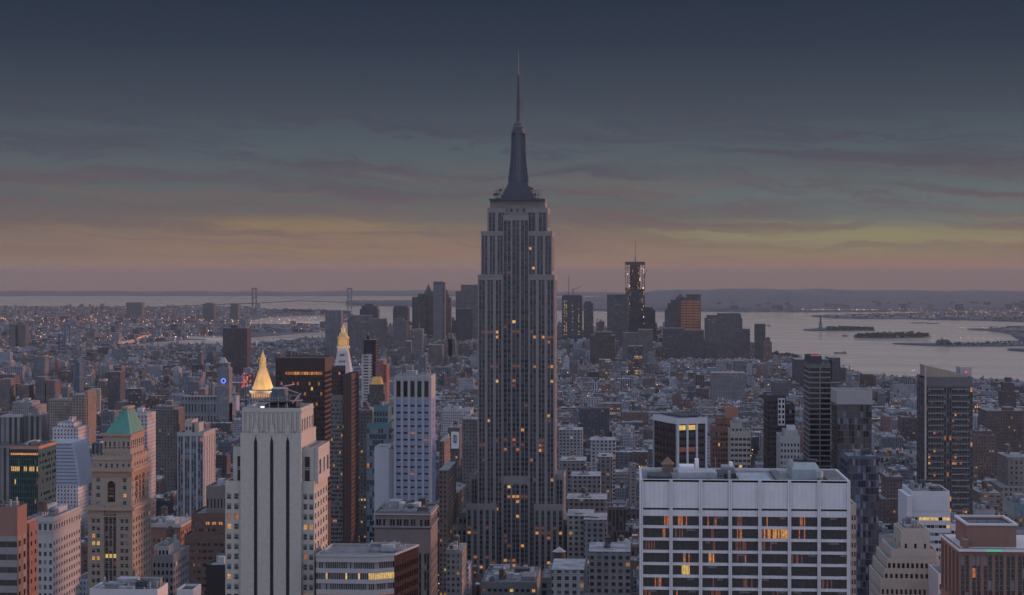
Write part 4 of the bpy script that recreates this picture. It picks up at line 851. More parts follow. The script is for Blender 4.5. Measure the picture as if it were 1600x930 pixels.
# towers behind the pale art deco tower
def black_x(h, t):
    m = MB()
    for q in range(22): xx = t[0]+(t[1]-t[0])*q/21; m.box(xx-.14, xx+.14, t[2]-.35, t[2]-.01, 0, t[4], MATS['black_metal'])
    h.part('mullion', m)
simple('black_office_tower', 'black glass box tower with scattered orange office lights, flat top', 'skyscraper', 1340, 40,
    [(431, 507.5, 561, None, S(nb=21, pier=.14, fh=4.1, wh=2.4, top=9, rec=.15, lit=.02, pane=lambda k, r: (r.choice([4,4,3]) if r.random() < .75 else None) if (k[0] in (1, 25) and 2 < k[2] < 40) else (4 if k[0] in (3,5,7) and r.random() < .2 else None)), S(nb=18, pier=.2, fh=4.1, wh=2.2, top=9, lit=0), 'brown_metal')], seed=32, vb=760, extra=black_x, roofs='roof_dark')
simple('slender_glass_tower', 'slender grey glass apartment tower with balconies, left of the dark brown blade', 'skyscraper', 1220, 30,
    [(517, 535.5, 619, None, S(nb=3, k=2, pier=.2, fh=3.1, wh=1.7, lit=.07, sky=.3, rec=.5), S(bay=5, pier=.3, fh=3.1, wh=1.5, lit=.05), 'stone_gray'), (518.5, 532, 576, 619, S(nb=4, pier=.3, fh=3.1, wh=1.7, lit=.04), S(bay=5, pier=.3, fh=3.1, wh=1.5, lit=0), 'brown_metal', None, 5, 22)], seed=33, vb=830)
simple('dark_blade_tower', 'narrow windowless dark brown tower with orange-lit edge behind the slender glass tower', 'skyscraper', 1200, 34,
    [(536.5, 549, 587, None, None, S(bay=4, pier=.5, fh=3.1, wh=1.6, lit=0), 'brown_metal')], seed=34, vb=810, roofs='roof_dark')
simple('teal_glass_tower', 'pale teal glass tower with dark penthouse beside the blank white wall', 'skyscraper', 1050, 30,
    [(573, 612, 664, None, S(nb=9, pier=.1, fh=3.6, wh=2.9, rec=.12, lit=.02, pane=lambda k, r: None if r.random() < .5 else 7), S(nb=6, pier=.1, fh=3.6, wh=2.6, sky=.4), 'glass_teal'), (584, 606, 637, 664, S(nb=5, pier=.25, fh=4, wh=2.6, lit=.05), None, 'glass_teal', None, 4, 18)], seed=35, vb=835, clut=3)
simple('blank_wall_block', 'blank white wall slab with one column of tiny windows, before the teal glass tower', 'apartment block', 960, 22,
    [(585, 608, 702, None, None, None, 'concrete_white'), (608.1, 613.5, 702, None, S(nb=1, pier=.5, fh=3.0, wh=1.5, lit=.0), None, 'concrete')], seed=36, vb=800, clut=8)
def bw_x(h, t):
    m = MB()
    for q in range(6):
        xx = X(617.5, h.Y)+(X(672, h.Y)-X(617.5, h.Y))*q/5; m.box(xx-.75, xx+.75, h.Y-.8, h.Y-.01, 0, t[4], MATS['concrete'])
    h.part('pier', m)
simple('blue_white_tower', 'tall blue panelled office tower with white piers and dark louvred top', 'skyscraper', 930, 24,
    [(617, 673, 624, None, S(nb=5, k=1, pier=.18, fh=3.75, wh=1.0, top=.6, lit=.0, rec=.25, sill=.5, pane=lambda k, r: 0 if r.random() < .93 else 4), S(bay=40, pier=.9), 'blue_panel'),
     (617, 673, 590, 624, S(nb=5, pier=.24, fh=10, wh=8.8, top=1.2, rec=.8, lit=0, pane=0), None, 'concrete')], seed=37, vb=800, extra=bw_x, clut=6)
simple('brown_stone_block', 'brown grey stone office building with a colonnaded top, before the blue panelled tower', 'office block', 700, 26,
    [(585, 673, 838, None, S(nb=7, k=2, pier=.4, fh=3.7, wh=2.4, rs=.4, top=7, lit=.02, pane=lambda k, r: None), S(nb=6, pier=.5, fh=3.7, wh=2, top=5, lit=0), 'stone_brown', 'spandrel_dark'), (585, 673, 826, 838, S(nb=13, pier=.45, fh=3.0, wh=1.9, top=.4, lit=.9, pane=lambda k, r: 5 if r.random() < .6 else 3, zmin=0), None, 'stone_brown'),
     (586, 672.5, 803, 826, S(nb=8, k=2, pier=.32, fh=6.0, wh=3.9, top=1.0, lit=0), S(nb=6, pier=.5, fh=6, wh=3), 'stone_brown', None, .5)], seed=38, clut=9, extra=lambda h, t: (h.ledge(X(585,700), X(673,700), 700, 725, h.z(824.5), h.z(822), .6, 'stone_gray'), h.ledge(t[0], t[1], t[2], t[3], h.z(805), h.z(803), .6, 'concrete')))
def curved():
    Y = 560; h = Hero('curved_office_block', 'low office block with curved ribbon-window front and a dark flank wall', 'office block', 505, 646, Y, 34, seed=39, roofs='roof_gray')
    x, z = h.x, h.z; pts = []
    for q in range(13):
        t = q/12; px = 500+(613-500)*t; pts.append((X(px, Y+8*(1-t)**2-1), Y+10*(1-t)**1.6*0+(6*(t**3)*0)+ (0 if t < .75 else (t-.75)*14)))
    back = [(x(640), Y+26), (x(500), Y+26)]
    zt = z(869); bands = [(869, 879, 0), (879, 889, 1), (889, 896, 0), (896, 906, 2), (906, 912.5, 0), (912.5, 922, 1), (922, 930, 0), (930, 940, 3), (940, 975, 0)]
    W = MB(); rr = random.Random(5)
    for (a, b, k) in bands:
        for i in range(12):
            p, q = pts[i], pts[i+1]; off = .5 if k else 0
            if k == 0: W.quad([(p[0],p[1],z(b)),(q[0],q[1],z(b)),(q[0],q[1],z(a)),(p[0],p[1],z(a))], MATS['concrete'])
            if k == 0 and b < 975: W.quad([(p[0],p[1],z(b)),(p[0],p[1]+.6,z(b)),(q[0],q[1]+.6,z(b)),(q[0],q[1],z(b))], MATS['concrete']); W.quad([(p[0],p[1],z(a)),(q[0],q[1],z(a)),(q[0],q[1]+.6,z(a)),(p[0],p[1]+.6,z(a))], MATS['concrete'])
    for (a, b, k) in bands:
        if not k: continue
        for i in range(12):
            p, q = pts[i], pts[i+1]; g = MB()
            for s_ in range(3):
                u0, u1 = s_/3, (s_+1)/3; pk = rr.choice([0, 0, 1, 0, 2]) if k == 1 else (6 if i in (8, 9, 10, 11) or (i in (1, 4, 6) and s_ == 1) else rr.choice([0, 1, 1])) if k == 2 and a < 900 else rr.choice([4, 5]) if k == 3 else 1
                P = [(p[0]+(q[0]-p[0])*u, p[1]+(q[1]-p[1])*u+.5) for u in (u0, u1)]
                g.quad([(*P[0],z(b)),(*P[1],z(b)),(*P[1],z(a)),(*P[0],z(a))], PANES[pk]); g.bar((P[1][0],P[1][1]-.06,z(b)), (P[1][0],P[1][1]-.06,z(a)), .09, MATS['metal_gray'])
            h.part('window', g)
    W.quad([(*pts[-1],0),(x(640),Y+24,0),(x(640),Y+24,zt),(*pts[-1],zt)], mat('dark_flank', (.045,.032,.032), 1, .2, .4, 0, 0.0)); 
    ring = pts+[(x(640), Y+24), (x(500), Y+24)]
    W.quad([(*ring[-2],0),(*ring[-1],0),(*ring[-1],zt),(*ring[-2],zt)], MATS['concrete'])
    h.addroof([(*p, zt-.3) for p in ring])
    for a, b in zip(ring, ring[1:]+ring[:1]): W.bar((*a, zt), (*b, zt), .45, MATS['concrete'])
    h.wall = W; h.done()
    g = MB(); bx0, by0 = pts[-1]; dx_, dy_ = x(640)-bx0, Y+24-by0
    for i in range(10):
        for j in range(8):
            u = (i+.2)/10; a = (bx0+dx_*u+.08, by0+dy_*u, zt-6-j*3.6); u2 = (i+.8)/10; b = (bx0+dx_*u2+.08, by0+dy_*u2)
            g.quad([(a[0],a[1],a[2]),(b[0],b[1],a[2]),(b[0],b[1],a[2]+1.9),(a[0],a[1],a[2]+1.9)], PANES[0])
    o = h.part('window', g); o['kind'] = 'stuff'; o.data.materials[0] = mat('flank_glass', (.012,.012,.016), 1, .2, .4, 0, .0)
    h.clutter(x(560), x(632), Y+8, Y+20, zt, 8, 2.5, 0, 9)
curved()
# ------------------------------------------------------------------ right side towers
def rotbox():
    h = Hero('black_white_office_block', 'black office block with white edge columns and a thick white roof slab', 'office block', 1029, 1098, 900, 40, vb=735, rot=0, seed=41)
    Y = 900; zt = h.z(664); cx = X(1064, Y); cyy = Y+20; h.root.location = (cx, cyy, 0); a = R_(24); h.root.rotation_euler.z = a
    # in the block's own frame: long side to the left, short lit-column front to the right
    w2, d2 = 8.3, 14.5; x0, x1, y0, y1 = cx-w2, cx+w2, cyy-d2, cyy+d2
    b = MB(); b.box(x0, x1, y0, y1, 0, zt, MATS['black_metal']); h.part('wall', b)
    r = MB(); r.box(x0-.6, x1+.6, y0-.6, y1+.6, zt, zt+3.2, MATS['concrete_white'], MATS['roof_gray'], bottom=True); h.part('roof_slab', r)
    r = MB(); r.box(x0+3, x1-3, y0+3, y1-3, zt+3.22, zt+4.2, MATS['roof_dark']); h.part('roof_equipment', r)
    for q in range(4): c = MB(); xx = x0+(x1-x0)*q/3; c.box(xx-.5, xx+.5, y0-.9, y0-.02, 0, zt, MATS['concrete_white']); h.part('column', c)
    for q in (0, 1): c = MB(); yy = y0+(y1-y0)*q; c.box(x0-.8, x0-.02, yy-.5, yy+.5, 0, zt, MATS['concrete']); h.part('column', c)
    rr = random.Random(2)
    for j in range(16):
        for q in range(3):
            g = MB(); xa, xb = x0+(x1-x0)*q/3+.7, x0+(x1-x0)*(q+1)/3-.7; zz = zt-3.2-j*3.9
            g.quad([(xa,y0-.05,zz),(xb,y0-.05,zz),(xb,y0-.05,zz+2.6),(xa,y0-.05,zz+2.6)], PANES[6 if j == 0 and q < 2 else 5 if j in (0, 3) and q < 2 else 1]); h.part('window', g)
    g = MB()
    for j in range(16):
        for q in range(7): ya, yb = y0+(y1-y0)*q/7+.5, y0+(y1-y0)*(q+1)/7-.5; zz = zt-3.2-j*3.9; g.quad([(x0-.05,yb,zz),(x0-.05,ya,zz),(x0-.05,ya,zz+2),(x0-.05,yb,zz+2)], PANES[1])
    o = h.part('window', g); o['kind'] = 'stuff'
rotbox()
simple('red_brick_tower', 'stepped red brick apartment tower with lamps round its crown', 'apartment block', 1020, 24,
    [(1113, 1138, 668, None, S(nb=6, pier=.45, fh=3.2, wh=1.8, lit=.08), S(bay=4, pier=.5, fh=3.2, wh=1.7), 'brick_red'), (1120, 1139, 656, 668, S(nb=4, pier=.5, fh=3.2, wh=1.7), None, 'brick_red', None, 3, 18), (1134, 1153, 641, 656, None, None, 'terracotta', None, 6, 14), (1132, 1154, 656, None, S(nb=4, pier=.5, fh=3.2, wh=1.7, lit=.1), None, 'brick_red', None, 2, 18)], seed=42, vb=735)
simple('beige_apartment_tower', 'beige stepped apartment tower with banded balconies right of the red brick tower', 'apartment block', 980, 24,
    [(1141, 1173, 676, None, S(nb=5, pier=.25, fh=3.1, wh=1.5, lit=.06, style='plain'), S(bay=4, pier=.4, fh=3.1, wh=1.5), 'beige'), (1143, 1160, 664, 676, S(nb=3, pier=.4, fh=3.1, wh=1.6), None, 'beige', None, 3, 16)], seed=43, vb=735, clut=4)
simple('dark_stepped_tower', 'dark stepped tower with a white framed window column and sloped top', 'skyscraper', 1060, 30,
    [(1199, 1228, 620, None, S(nb=6, pier=.2, fh=3.2, wh=1.9, lit=.02, rec=.2), S(bay=4, pier=.3, fh=3.2, wh=1.8, lit=.02), 'spandrel_dark'), (1228, 1242, 634, None, S(nb=3, pier=.2, fh=3.2, wh=1.9, lit=.02, rec=.2), None, 'spandrel_dark', None, 2, 26),
     (1209, 1232, 601, 620, None, None, 'spandrel_gray', None, 4, 20), (1215.5, 1226.5, 622, 665, S(nb=2, pier=.4, fh=3.2, wh=2, top=.3, lit=0), None, 'concrete_white', None, -.6, .5)], seed=44, vb=735)
simple('gray_stone_tower', 'small pale grey stone tower with a pointed set-back top before the dark stepped tower', 'apartment block', 940, 24,
    [(1219, 1250, 684, None, S(nb=6, pier=.5, fh=3.3, wh=1.7, lit=.04), None, 'concrete'), (1226, 1247, 676, 684, S(nb=4, pier=.5, fh=3.3, wh=1.7), None, 'concrete', None, 3, 16), (1231, 1243, 670, 676, None, None, 'concrete_white', None, 5, 10)], seed=45, vb=735)
def band_x(h, t):
    m = MB(); m.box(X(1281, h.Y)-.3, X(1281, h.Y)+.3, h.Y-.5, h.Y-.01, 0, h.z(572), MATS['stone_gray']); h.part('pier', m)
    m = MB(); m.box(X(1268,h.Y+8), X(1280,h.Y+8), h.Y+6, h.Y+14, t[4]+.1, h.z(555), MATS['metal_dark']); 
    h.part('antenna_frame', m); m = MB()
    for q in range(4): m.box(X(1268+q*3.4,h.Y+5), X(1269.6+q*3.4,h.Y+5), h.Y+5, h.Y+5.6, h.z(557), h.z(555.5), GLOWR)
    h.part('red_light', m)
simple('banded_apartment_tower', 'tall dark apartment tower with pale floor bands and red roof lights', 'skyscraper', 1000, 34,
    [(1265, 1298, 571, None, S(nb=2, pier=.06, k=1, fh=3.05, wh=2.25, top=1.0, lit=.03, rec=.6, style='ribbon'), S(bay=8, k=2, pier=.1, fh=3.05, wh=1.7, top=1.0, lit=0), 'spandrel_gray', 'stone_gray'), (1265, 1284, 559, 571, None, None, 'spandrel_dark', None, 1, 28)], seed=46, vb=735, extra=band_x)
simple('mirror_glass_tower', 'mirrored glass tower with a pale blank top band', 'skyscraper', 960, 28,
    [(1308.5, 1362, 632, None, S(nb=12, pier=.08, fh=3.6, wh=3.1, rec=.1, lit=.03, top=.5, pane=lambda k, r: r.choice([8,8,9,9,7,0]) if r.random() < .93 else None), S(nb=6, pier=.1, fh=3.6, wh=3), 'glass_gray'), (1307.5, 1363, 613, 632, None, None, 'concrete', None, -.4)], seed=47, vb=735)
simple('blue_glass_tower', 'lower dark blue glass tower in front of the mirrored glass tower', 'skyscraper', 860, 28,
    [(1324, 1373, 716, None, S(nb=12, pier=.08, fh=3.6, wh=3.1, rec=.1, lit=.05, top=.5, pane=lambda k, r: r.choice([1,9,9,0,8,7]) if r.random() < .9 else None), S(nb=6, pier=.1, fh=3.6, wh=3), 'glass_blue')], seed=48, vb=925, clut=3)
def west_x(h, t):
    x0, x1, y0, y1 = X(1446, h.Y), X(1509, h.Y), h.Y+.5, h.Y+16; z0 = h.z(592)
    m = MB(); za, zb = h.z(571), h.z(586)
    lo = [(x0,y0,z0),(x1,y0,z0),(x1,y1,z0),(x0,y1,z0)]; hi = [(x0,y0,za),(x1,y0,zb),(x1,y1,zb),(x0,y1,za)]
    for k in range(4): j = (k+1)%4; m.quad([lo[k],lo[j],hi[j],hi[k]], MATS['cream_stone'])
    m.quad(hi, MATS['roof_gray']); h.part('sloping_crown', m)
    m = MB(); m.box(X(1500,h.Y+8), X(1518,h.Y+8), h.Y+8, h.Y+18, h.z(592), h.z(575), MATS['concrete']); h.part('penthouse', m)
    m = MB(); m.box(X(1508.5,h.Y+7), X(1511,h.Y+7), h.Y+7.4, h.Y+7.9, h.z(584), h.z(581.5), GLOWR); h.part('red_light', m)
    m = MB(); m.box(X(1444.5,h.Y), X(1447,h.Y), h.Y-1.2, h.Y-.02, 0, h.z(571), MATS['beige']); h.part('pier', m)
    for j in range(64):
        zz = h.z(602)-j*3.1
        if zz < h.z(830): break
        for a, b in ((1449.5, 1474), (1487, 1514)):
            m = MB(); m.box(X(a,h.Y), X(b,h.Y), h.Y-1.1, h.Y-.02, zz-2.2, zz-2.0, MATS['concrete'], bottom=True); m.box(X(a,h.Y), X(b,h.Y), h.Y-1.1, h.Y-1.0, zz-2.0, zz-1.2, MATS['glass_gray']); h.part('balcony', m)
simple('balcony_tower', 'big dark apartment tower with balconies, amber windows and a sloping crown', 'skyscraper', 880, 26,
    [(1446, 1520, 592, None, S(nb=9, k=2, pier=.16, fh=3.1, wh=2.2, top=4, rec=.4, lit=.07, sky=.08), S(bay=5, pier=.4, fh=3.1, wh=1.8, lit=.03), 'spandrel_gray', 'spandrel_dark')], seed=49, vb=825, extra=west_x)
def wt_x(h, t):
    m = MB(); m.box(X(1417,h.Y-3), X(1425,h.Y-3), h.Y-3, h.Y+22, 0, h.z(774), MATS['concrete_white']); h.part('stair_tower', m)
simple('white_banded_block', 'white office block with pale top and amber lit ribbon floors', 'office block', 780, 26,
    [(1423, 1485, 800, None, S(nb=10, pier=.08, fh=3.5, wh=1.4, top=.8, rec=.2, lit=.08, sky=.4, pane=lambda k, r: (6 if r.random() < .75 else None) if k[0] in (1,) else (3 if k[0] in (16, 18) and r.random() < .35 else None)), None, 'concrete_white'), (1424, 1484, 771, 800, None, None, 'concrete_white', None, .6)], seed=50, vb=925, extra=wt_x, clut=7)
simple('white_banded_annex', 'lower annex of white bands and dark ribbons behind the brick tower with white ledge', 'office block', 830, 22,
    [(1486, 1530, 822, None, S(nb=8, pier=.1, fh=3.4, wh=1.7, top=1, lit=.05, sky=.3), None, 'concrete_white')], seed=51, vb=925, clut=6)
simple('cream_stepped_block', 'cream stone wedding-cake block of stepped terraces with punched windows', 'office block', 640, 30,
    [(1376, 1470, 908, None, S(nb=13, pier=.5, fh=3.5, wh=1.9, lit=.01), S(bay=4.5, pier=.55, fh=3.6, wh=1.9), 'cream_block'), (1381, 1468, 893, 908, S(nb=11, pier=.5, fh=3.3, wh=1.9, top=.2), None, 'cream_block', None, 1.2), (1386, 1466, 878, 893, S(nb=11, pier=.42, fh=3.3, wh=2.1, top=.2), None, 'cream_block', None, 2.4),
     (1393, 1463, 864, 878, S(nb=9, pier=.5, fh=3.1, wh=1.8, top=.2), None, 'cream_block', None, 3.6, 24), (1408, 1453, 835, 864, S(nb=3, pier=.75, fh=3.4, wh=1.8, top=3), S(nb=2, pier=.7, fh=3.4, wh=1.8, top=3), 'cream_block', None, 4.4, 18), (1411, 1450, 833, 835, None, None, 'cream_block', None, 5, 16)], seed=52, clut=8)
simple('small_gray_annex', 'small grey stepped roof house between the cream block and brick tower', 'building', 620, 20,
    [(1466, 1500, 900, None, S(nb=4, pier=.5, fh=3.5, wh=2.0), None, 'concrete_white'), (1478, 1499, 880, 900, S(nb=2, pier=.6, fh=3.6, wh=1.8), None, 'concrete', None, 3, 12)], seed=53, clut=4)
def brickw_x(h, t):
    Y = h.Y; m = MB(); z0, z1 = h.z(862), h.z(858.5)
    m.box(X(1497,Y), X(1664,Y), Y-1, Y+30, z0, z1, MATS['concrete_white'], bottom=True); h.part('ledge', m)
    m = MB(); m.box(X(1541,Y-1.2), X(1566,Y-1.2), Y-1.25, Y-1.02, z0+.1, z1-.1, GLOWT); h.part('green_light_strip', m)
    m = MB(); a, b, c, d = X(1511,Y+4), X(1588,Y+4), Y+4, Y+22; zt = h.z(829); rim = MATS['concrete_white']
    for q in ((a-.4,b+.4,c-.4,c+.4),(a-.4,b+.4,d-.4,d+.4),(a-.4,a+.4,c+.4,d-.4),(b-.4,b+.4,c+.4,d-.4)): m.box(*q, zt+.9, zt+1.5, rim, bottom=True)
    h.part('roof_rim', m)
    m = MB()
    for i in range(4):
        for j in range(2): m.box(a+2+i*3.2, a+4.8+i*3.2, c+2+j*6, c+7+j*6, zt+.03, zt+.5, MATS['tank_blue'])
    h.part('skylight', m)
simple('brick_ledge_tower', 'pinkish brick tower with projecting white ledge and green strip light', 'office block', 520, 30,
    [(1499, 1660, 862, None, S(nb=9, k=2, pier=.27, mull=.25, fh=3.7, wh=3.0, rs=.6, top=1.2, rec=.3, lit=.02, sky=.12, style='sash'), S(nb=5, k=2, pier=.45, fh=3.7, wh=2.9, rs=.5, top=1.2, lit=0), 'brick_rust', 'spandrel_dark'), (1511, 1588, 829, 858.5, None, None, 'brick_rust', None, 4, 18), (1505, 1514, 846, 858.5, None, None, 'brick_red', None, 2, 5)], seed=54, extra=brickw_x)
simple('beige_slab_edge', 'narrow beige slab with many small windows against the white office block', 'office block', 600, 30,
    [(1322, 1338, 792, None, S(nb=4, pier=.4, fh=3.2, wh=1.8, lit=.03), S(bay=3.6, pier=.5, fh=3.2), 'beige')], seed=55)
simple('glass_hall', 'long low white-framed exhibition hall roof right of the white office block', 'hall', 900, 40, [(1345, 1415, 838, None, None, None, 'concrete_white')], seed=56, vb=870, roofs='roof_pale', clut=9)
simple('gray_roundtop_block', 'grey apartment block with pale flat roof right of the balcony tower', 'apartment block', 930, 26,
    [(1522, 1555, 800, None, S(nb=4, pier=.25, fh=3.6, wh=2.2, lit=.02), S(bay=5, pier=.3), 'concrete')], seed=57, vb=840, clut=4)
simple('beige_corner_block', 'beige stone block with a roof garden and blue glass penthouse at the right edge', 'office block', 700, 40,
    [(1563, 1680, 850, None, S(nb=16, pier=.5, fh=3.6, wh=1.8, top=5, lit=.01), S(bay=4, pier=.55, fh=3.6), 'stone_gray'), (1585, 1660, 795, 812, S(nb=6, pier=.12, fh=5, wh=4, top=.3, pane=lambda k, r: 7), None, 'glass_teal', None, 6, 20)], seed=58, clut=4)
# the low roof in front of the big deco tower, with its conical water tank
def front_x(h, t):
    Y = h.Y; r = MB(); zr = h.z(893)
    for q in range(5): r.bar((X(785+q*5,Y+8),Y+8,zr), (X(787+q*5,Y+8),Y+8,zr+6), .15, MATS['metal_gray'])
    for q in (2, 4, 6): r.bar((X(783,Y+8),Y+8,zr+q*.9), (X(807,Y+8),Y+8,zr+q*.9), .12, MATS['metal_gray'])
    h.part('roof_frame', r)
simple('low_roof_block', 'low building with a wide flat roof at the foot of the tall art deco tower', 'building', 1120, 60,
    [(752, 838, 912, None, S(nb=10, pier=.4, fh=4, wh=2, lit=.3), None, 'stone_gray')], seed=59, roofs='roof_gray', clut=16, tank=1, extra=front_x)
t_ = simple('tank_roof_block', 'low block carrying a water tank with a pointed white lid', 'building', 1090, 40,
    [(846, 899, 905, None, S(nb=6, pier=.2, fh=4.5, wh=3.2, lit=.1, sky=.5), None, 'stone_brown')], seed=60, clut=8)
t_.tank(X(873, 1100), 1108, t_.z(905)+.9, 2.0, 'roof_pale')
# ------------------------------------------------------------------ farther towers (windows too small to model: patterned walls)
FARS = []
def far(name, label, cat, Y, D, tiers, col, pw=3, ph=3.7, fw=.5, fh=.5, lit=.02, vb=None, parts=None, reg=True, tcol=None, group=None):
    a = min(t[0] for t in tiers); b = max(t[1] for t in tiers); x0, x1 = X(a, Y), X(b, Y); cx, cyy = (x0+x1)/2, Y+D/2; zb = gz(cx, cyy)
    root = empty(name, label, cat, (cx, cyy, zb), 0, group); m = MB(); r = MB(); sd = int(a*3) % 50
    for t in tiers:
        l, rr, pt = t[:3]; dy = t[3] if len(t) > 3 else 0; dd = t[4] if len(t) > 4 else D-2*dy; c = t[5] if len(t) > 5 else col
        xa, xb = X(l, Y+dy), X(rr, Y+dy); zt = Z(pt, (l+rr)/2, Y+dy); sd += 1
        m.box(xa, xb, Y+dy, Y+dy+dd, zb-2, zt-.3, FAC, TINT, (*c, lit), (pw/10, ph/10, fw, fh), (*(tcol or (.2,.2,.22)), 0), seed=sd)
        rt = min(.8, (xb-xa)*.1)
        r.box(xa-.2, xb+.2, Y+dy-.2, Y+dy+dd+.2, zt-.3, zt, TINT, TINT, (*[q*.8 for q in c], 0), tcol=(*(tcol or (.22,.22,.24)), 0))
        TIERS.append((xa, xb, Y+dy, Y+dy+dd, zt))
    m.build('wall', root); r.build('roof', root)
    if Y < 2400:
        q = random.Random(int(a*7)); t = tiers[-1] if tiers[-1][2] <= min(u[2] for u in tiers)+1 else tiers[0]; dy = t[3] if len(t) > 3 else 0; dd = t[4] if len(t) > 4 else D-2*dy
        xa, xb, ya, yb, zz = X(t[0], Y+dy)+1, X(t[1], Y+dy)-1, Y+dy+1, Y+dy+dd-1, Z(t[2], (t[0]+t[1])/2, Y+dy)
        if xb-xa > 5 and yb-ya > 5 and not parts:
            e = MB(); bw, bd = (xb-xa)*q.uniform(.2,.4), (yb-ya)*q.uniform(.2,.4); bx, by = q.uniform(xa, xb-bw), q.uniform(ya+2, yb-bd); e.box(bx, bx+bw, by, by+bd, zz+.01, zz+q.uniform(2.5,5), TINT, TINT, (*col, 0), tcol=(.2,.2,.22,0)); e.build('bulkhead', root)
            for k in range(q.randint(5, 9)):
                e = MB(); w_, d_ = q.uniform(.8, 3), q.uniform(.8, 3); xx, yy = q.uniform(xa, xb-w_), q.uniform(ya, yb-d_); g = q.choice([.08,.2,.35,.5]); e.box(xx, xx+w_, yy, yy+d_, zz+.012, zz+q.uniform(.6,2.4), TINT, TINT, (g,g,g*1.05,0)); e.build('roof_unit', root)
            if q.random() < .7:
                e, l = MB(), MB(); tx, ty = q.uniform(xa+2, xb-2), q.uniform(ya+2, yb-2); tank_mesh(e, l, tx, ty, zz+.02); o = e.build('water_tank', root); l.build('tank_stand', root).parent = o
            e = MB(); c2 = [min(.5, v*1.2) for v in col]; e.box(xa-1.5, xb+1.5, Y+dy-.55, Y+dy-.25, zz-1.5, zz-.5, TINT, TINT, (*c2, 0), bottom=True); e.build('cornice', root)
    if parts: parts(root, Y)
    if reg: HERO.append((a, b, Y, D, vb if vb else max(t[2] for t in tiers)+25, label, (x0, x1, Y, Y+D)))
    return root
def pt(root, name, fn):
    m = MB(); fn(m); return m.build(name, root)
def tank_mesh(m, l, x, y, z, k=1.0):
    m.cyl(x, y, z+2.6*k, z+6.2*k, 1.9*k, 1.85*k, TINT, 10, col=(.10,.075,.06,0)); m.cyl(x, y, z+6.2*k, z+7.7*k, 2.1*k, 0, TINT, 10, col=(.16,.16,.17,0))
    for sx, sy in ((-1,-1),(1,-1),(1,1),(-1,1)): l.box(x+sx*1.2-.15, x+sx*1.2+.15, y+sy*1.2-.15, y+sy*1.2+.15, z, z+2.6*k, TINT, TINT, (.05,.05,.05,0))
D1, D2, D3, D4 = (.06,.065,.08), (.09,.09,.105), (.13,.13,.145), (.19,.19,.2)
# lower Manhattan, east cluster
far('telephone_slab', 'pale grey windowless slab tower rising over the East River shore', 'skyscraper', 5600, 40, [(508,533,485)], (.17,.175,.2), 4, 60, .3, .9, 0, vb=560)
far('municipal_tower', 'dark tower with a small set-back top behind the pale grey slab', 'skyscraper', 5900, 50, [(562,590,483),(565,588,478,3),(570,583,474.5,8)], D1, lit=.01, vb=500)
far('broad_office_block', 'broad grey government office block below the dark set-back tower', 'office block', 5300, 60, [(543,600,498),(546,580,493,4)], D3, 4, 4, .5, .5, .02, vb=540)
far('stepped_stone_tower', 'dark flat-topped tower left of the twin group round the wavy steel tower', 'skyscraper', 5800, 50, [(614,637,481),(616,635,477.5,2)], D1, vb=500)
far('gray_tower', 'paler grey tower in front of the dark flat-topped tower', 'skyscraper', 5200, 40, [(614,634,501),(617,630,498,3)], D3, lit=.03, vb=540)
far('dark_office_tower', 'dark wide tower with a raised right top beside the pointed spire tower', 'skyscraper', 5900, 50, [(644,663,464),(653,663,459,2)], D1, 4, 60, .4, .9, .01, vb=500)
def spire(root, Y):
    z = lambda p: Z(p, 669, Y+20); cx = X(669.4, Y+20)
    pt(root, 'pyramid_roof', lambda m: (m.cyl(cx, Y+20, z(455), z(449), 14, 7, MATS['far_slate'], 4, ph=.785), m.cyl(cx, Y+20, z(449), z(446), 6, 3.2, MATS['far_slate'], 4, ph=.785)))
    pt(root, 'spire', lambda m: m.cyl(cx, Y+20, z(446), z(442.5), 2.6, 0, MATS['far_slate'], 6))
mat('far_slate', (.05,.06,.07), .7, .2, .1); mat('far_steel', (.16,.17,.2), .4, .2, .1)
far('spired_tower', 'stepped tower with a pointed green-black pyramid spire left of the wavy steel tower', 'skyscraper', 5950, 40, [(660,679,462),(663,676,455,2)], D2, lit=.02, vb=500, parts=spire)
def wavy(root, Y):
    def f(m):
        r = random.Random(3); x0, x1 = X(677, Y), X(691.5, Y)
        for q in range(8): xx = x0+(x1-x0)*q/8; m.box(xx+.3, xx+(x1-x0)/8-.8, Y-1.6-r.random()*1.5, Y-.05, 0, Z(442+r.uniform(0,6), 684, Y), MATS['far_steel'])
    pt(root, 'steel_bay', f)
far('wavy_steel_tower', 'tallest slim grey steel tower of the eastern downtown group with an orange-lit edge', 'skyscraper', 5500, 34, [(677,692,440),(684,695,441,3)], (.12,.125,.15), 3, 3.3, .5, .5, .02, vb=530, parts=wavy)
far('pink_tower', 'brown sloped-top tower directly right of the wavy steel tower', 'skyscraper', 5900, 36, [(695,699,453),(697,701.5,460,1),(699,704.5,465,2)], (.12,.08,.08), vb=490)
far('bank_tower', 'broad grey bank slab showing just left of the tall art deco tower', 'skyscraper', 6000, 50, [(720,748,445),(712,722,455,2)], D3, 4, 60, .3, .9, .01, vb=480)
far('dark_slab', 'very dark blue slab below the broad bank slab', 'skyscraper', 5600, 40, [(712,738,482),(738,749,479,2,30,D3)], D1, 3, 4, .5, .5, .01, vb=530)
far('low_light_tower', 'small pale tower with vertical ribs amid the eastern downtown group', 'office block', 5000, 36, [(647,660,514)], D4, 3, 60, .4, .9, 0, vb=545)
far('white_top_tower', 'small tower with a white top in front of the eastern downtown group', 'office block', 4600, 30, [(633,642,533)], D3, lit=.02, vb=560, tcol=(.7,.7,.7))
far('brownish_block', 'squat brownish block in front of the wavy steel tower', 'office block', 4700, 40, [(670,691,539)], (.14,.12,.12), lit=.03, vb=560)
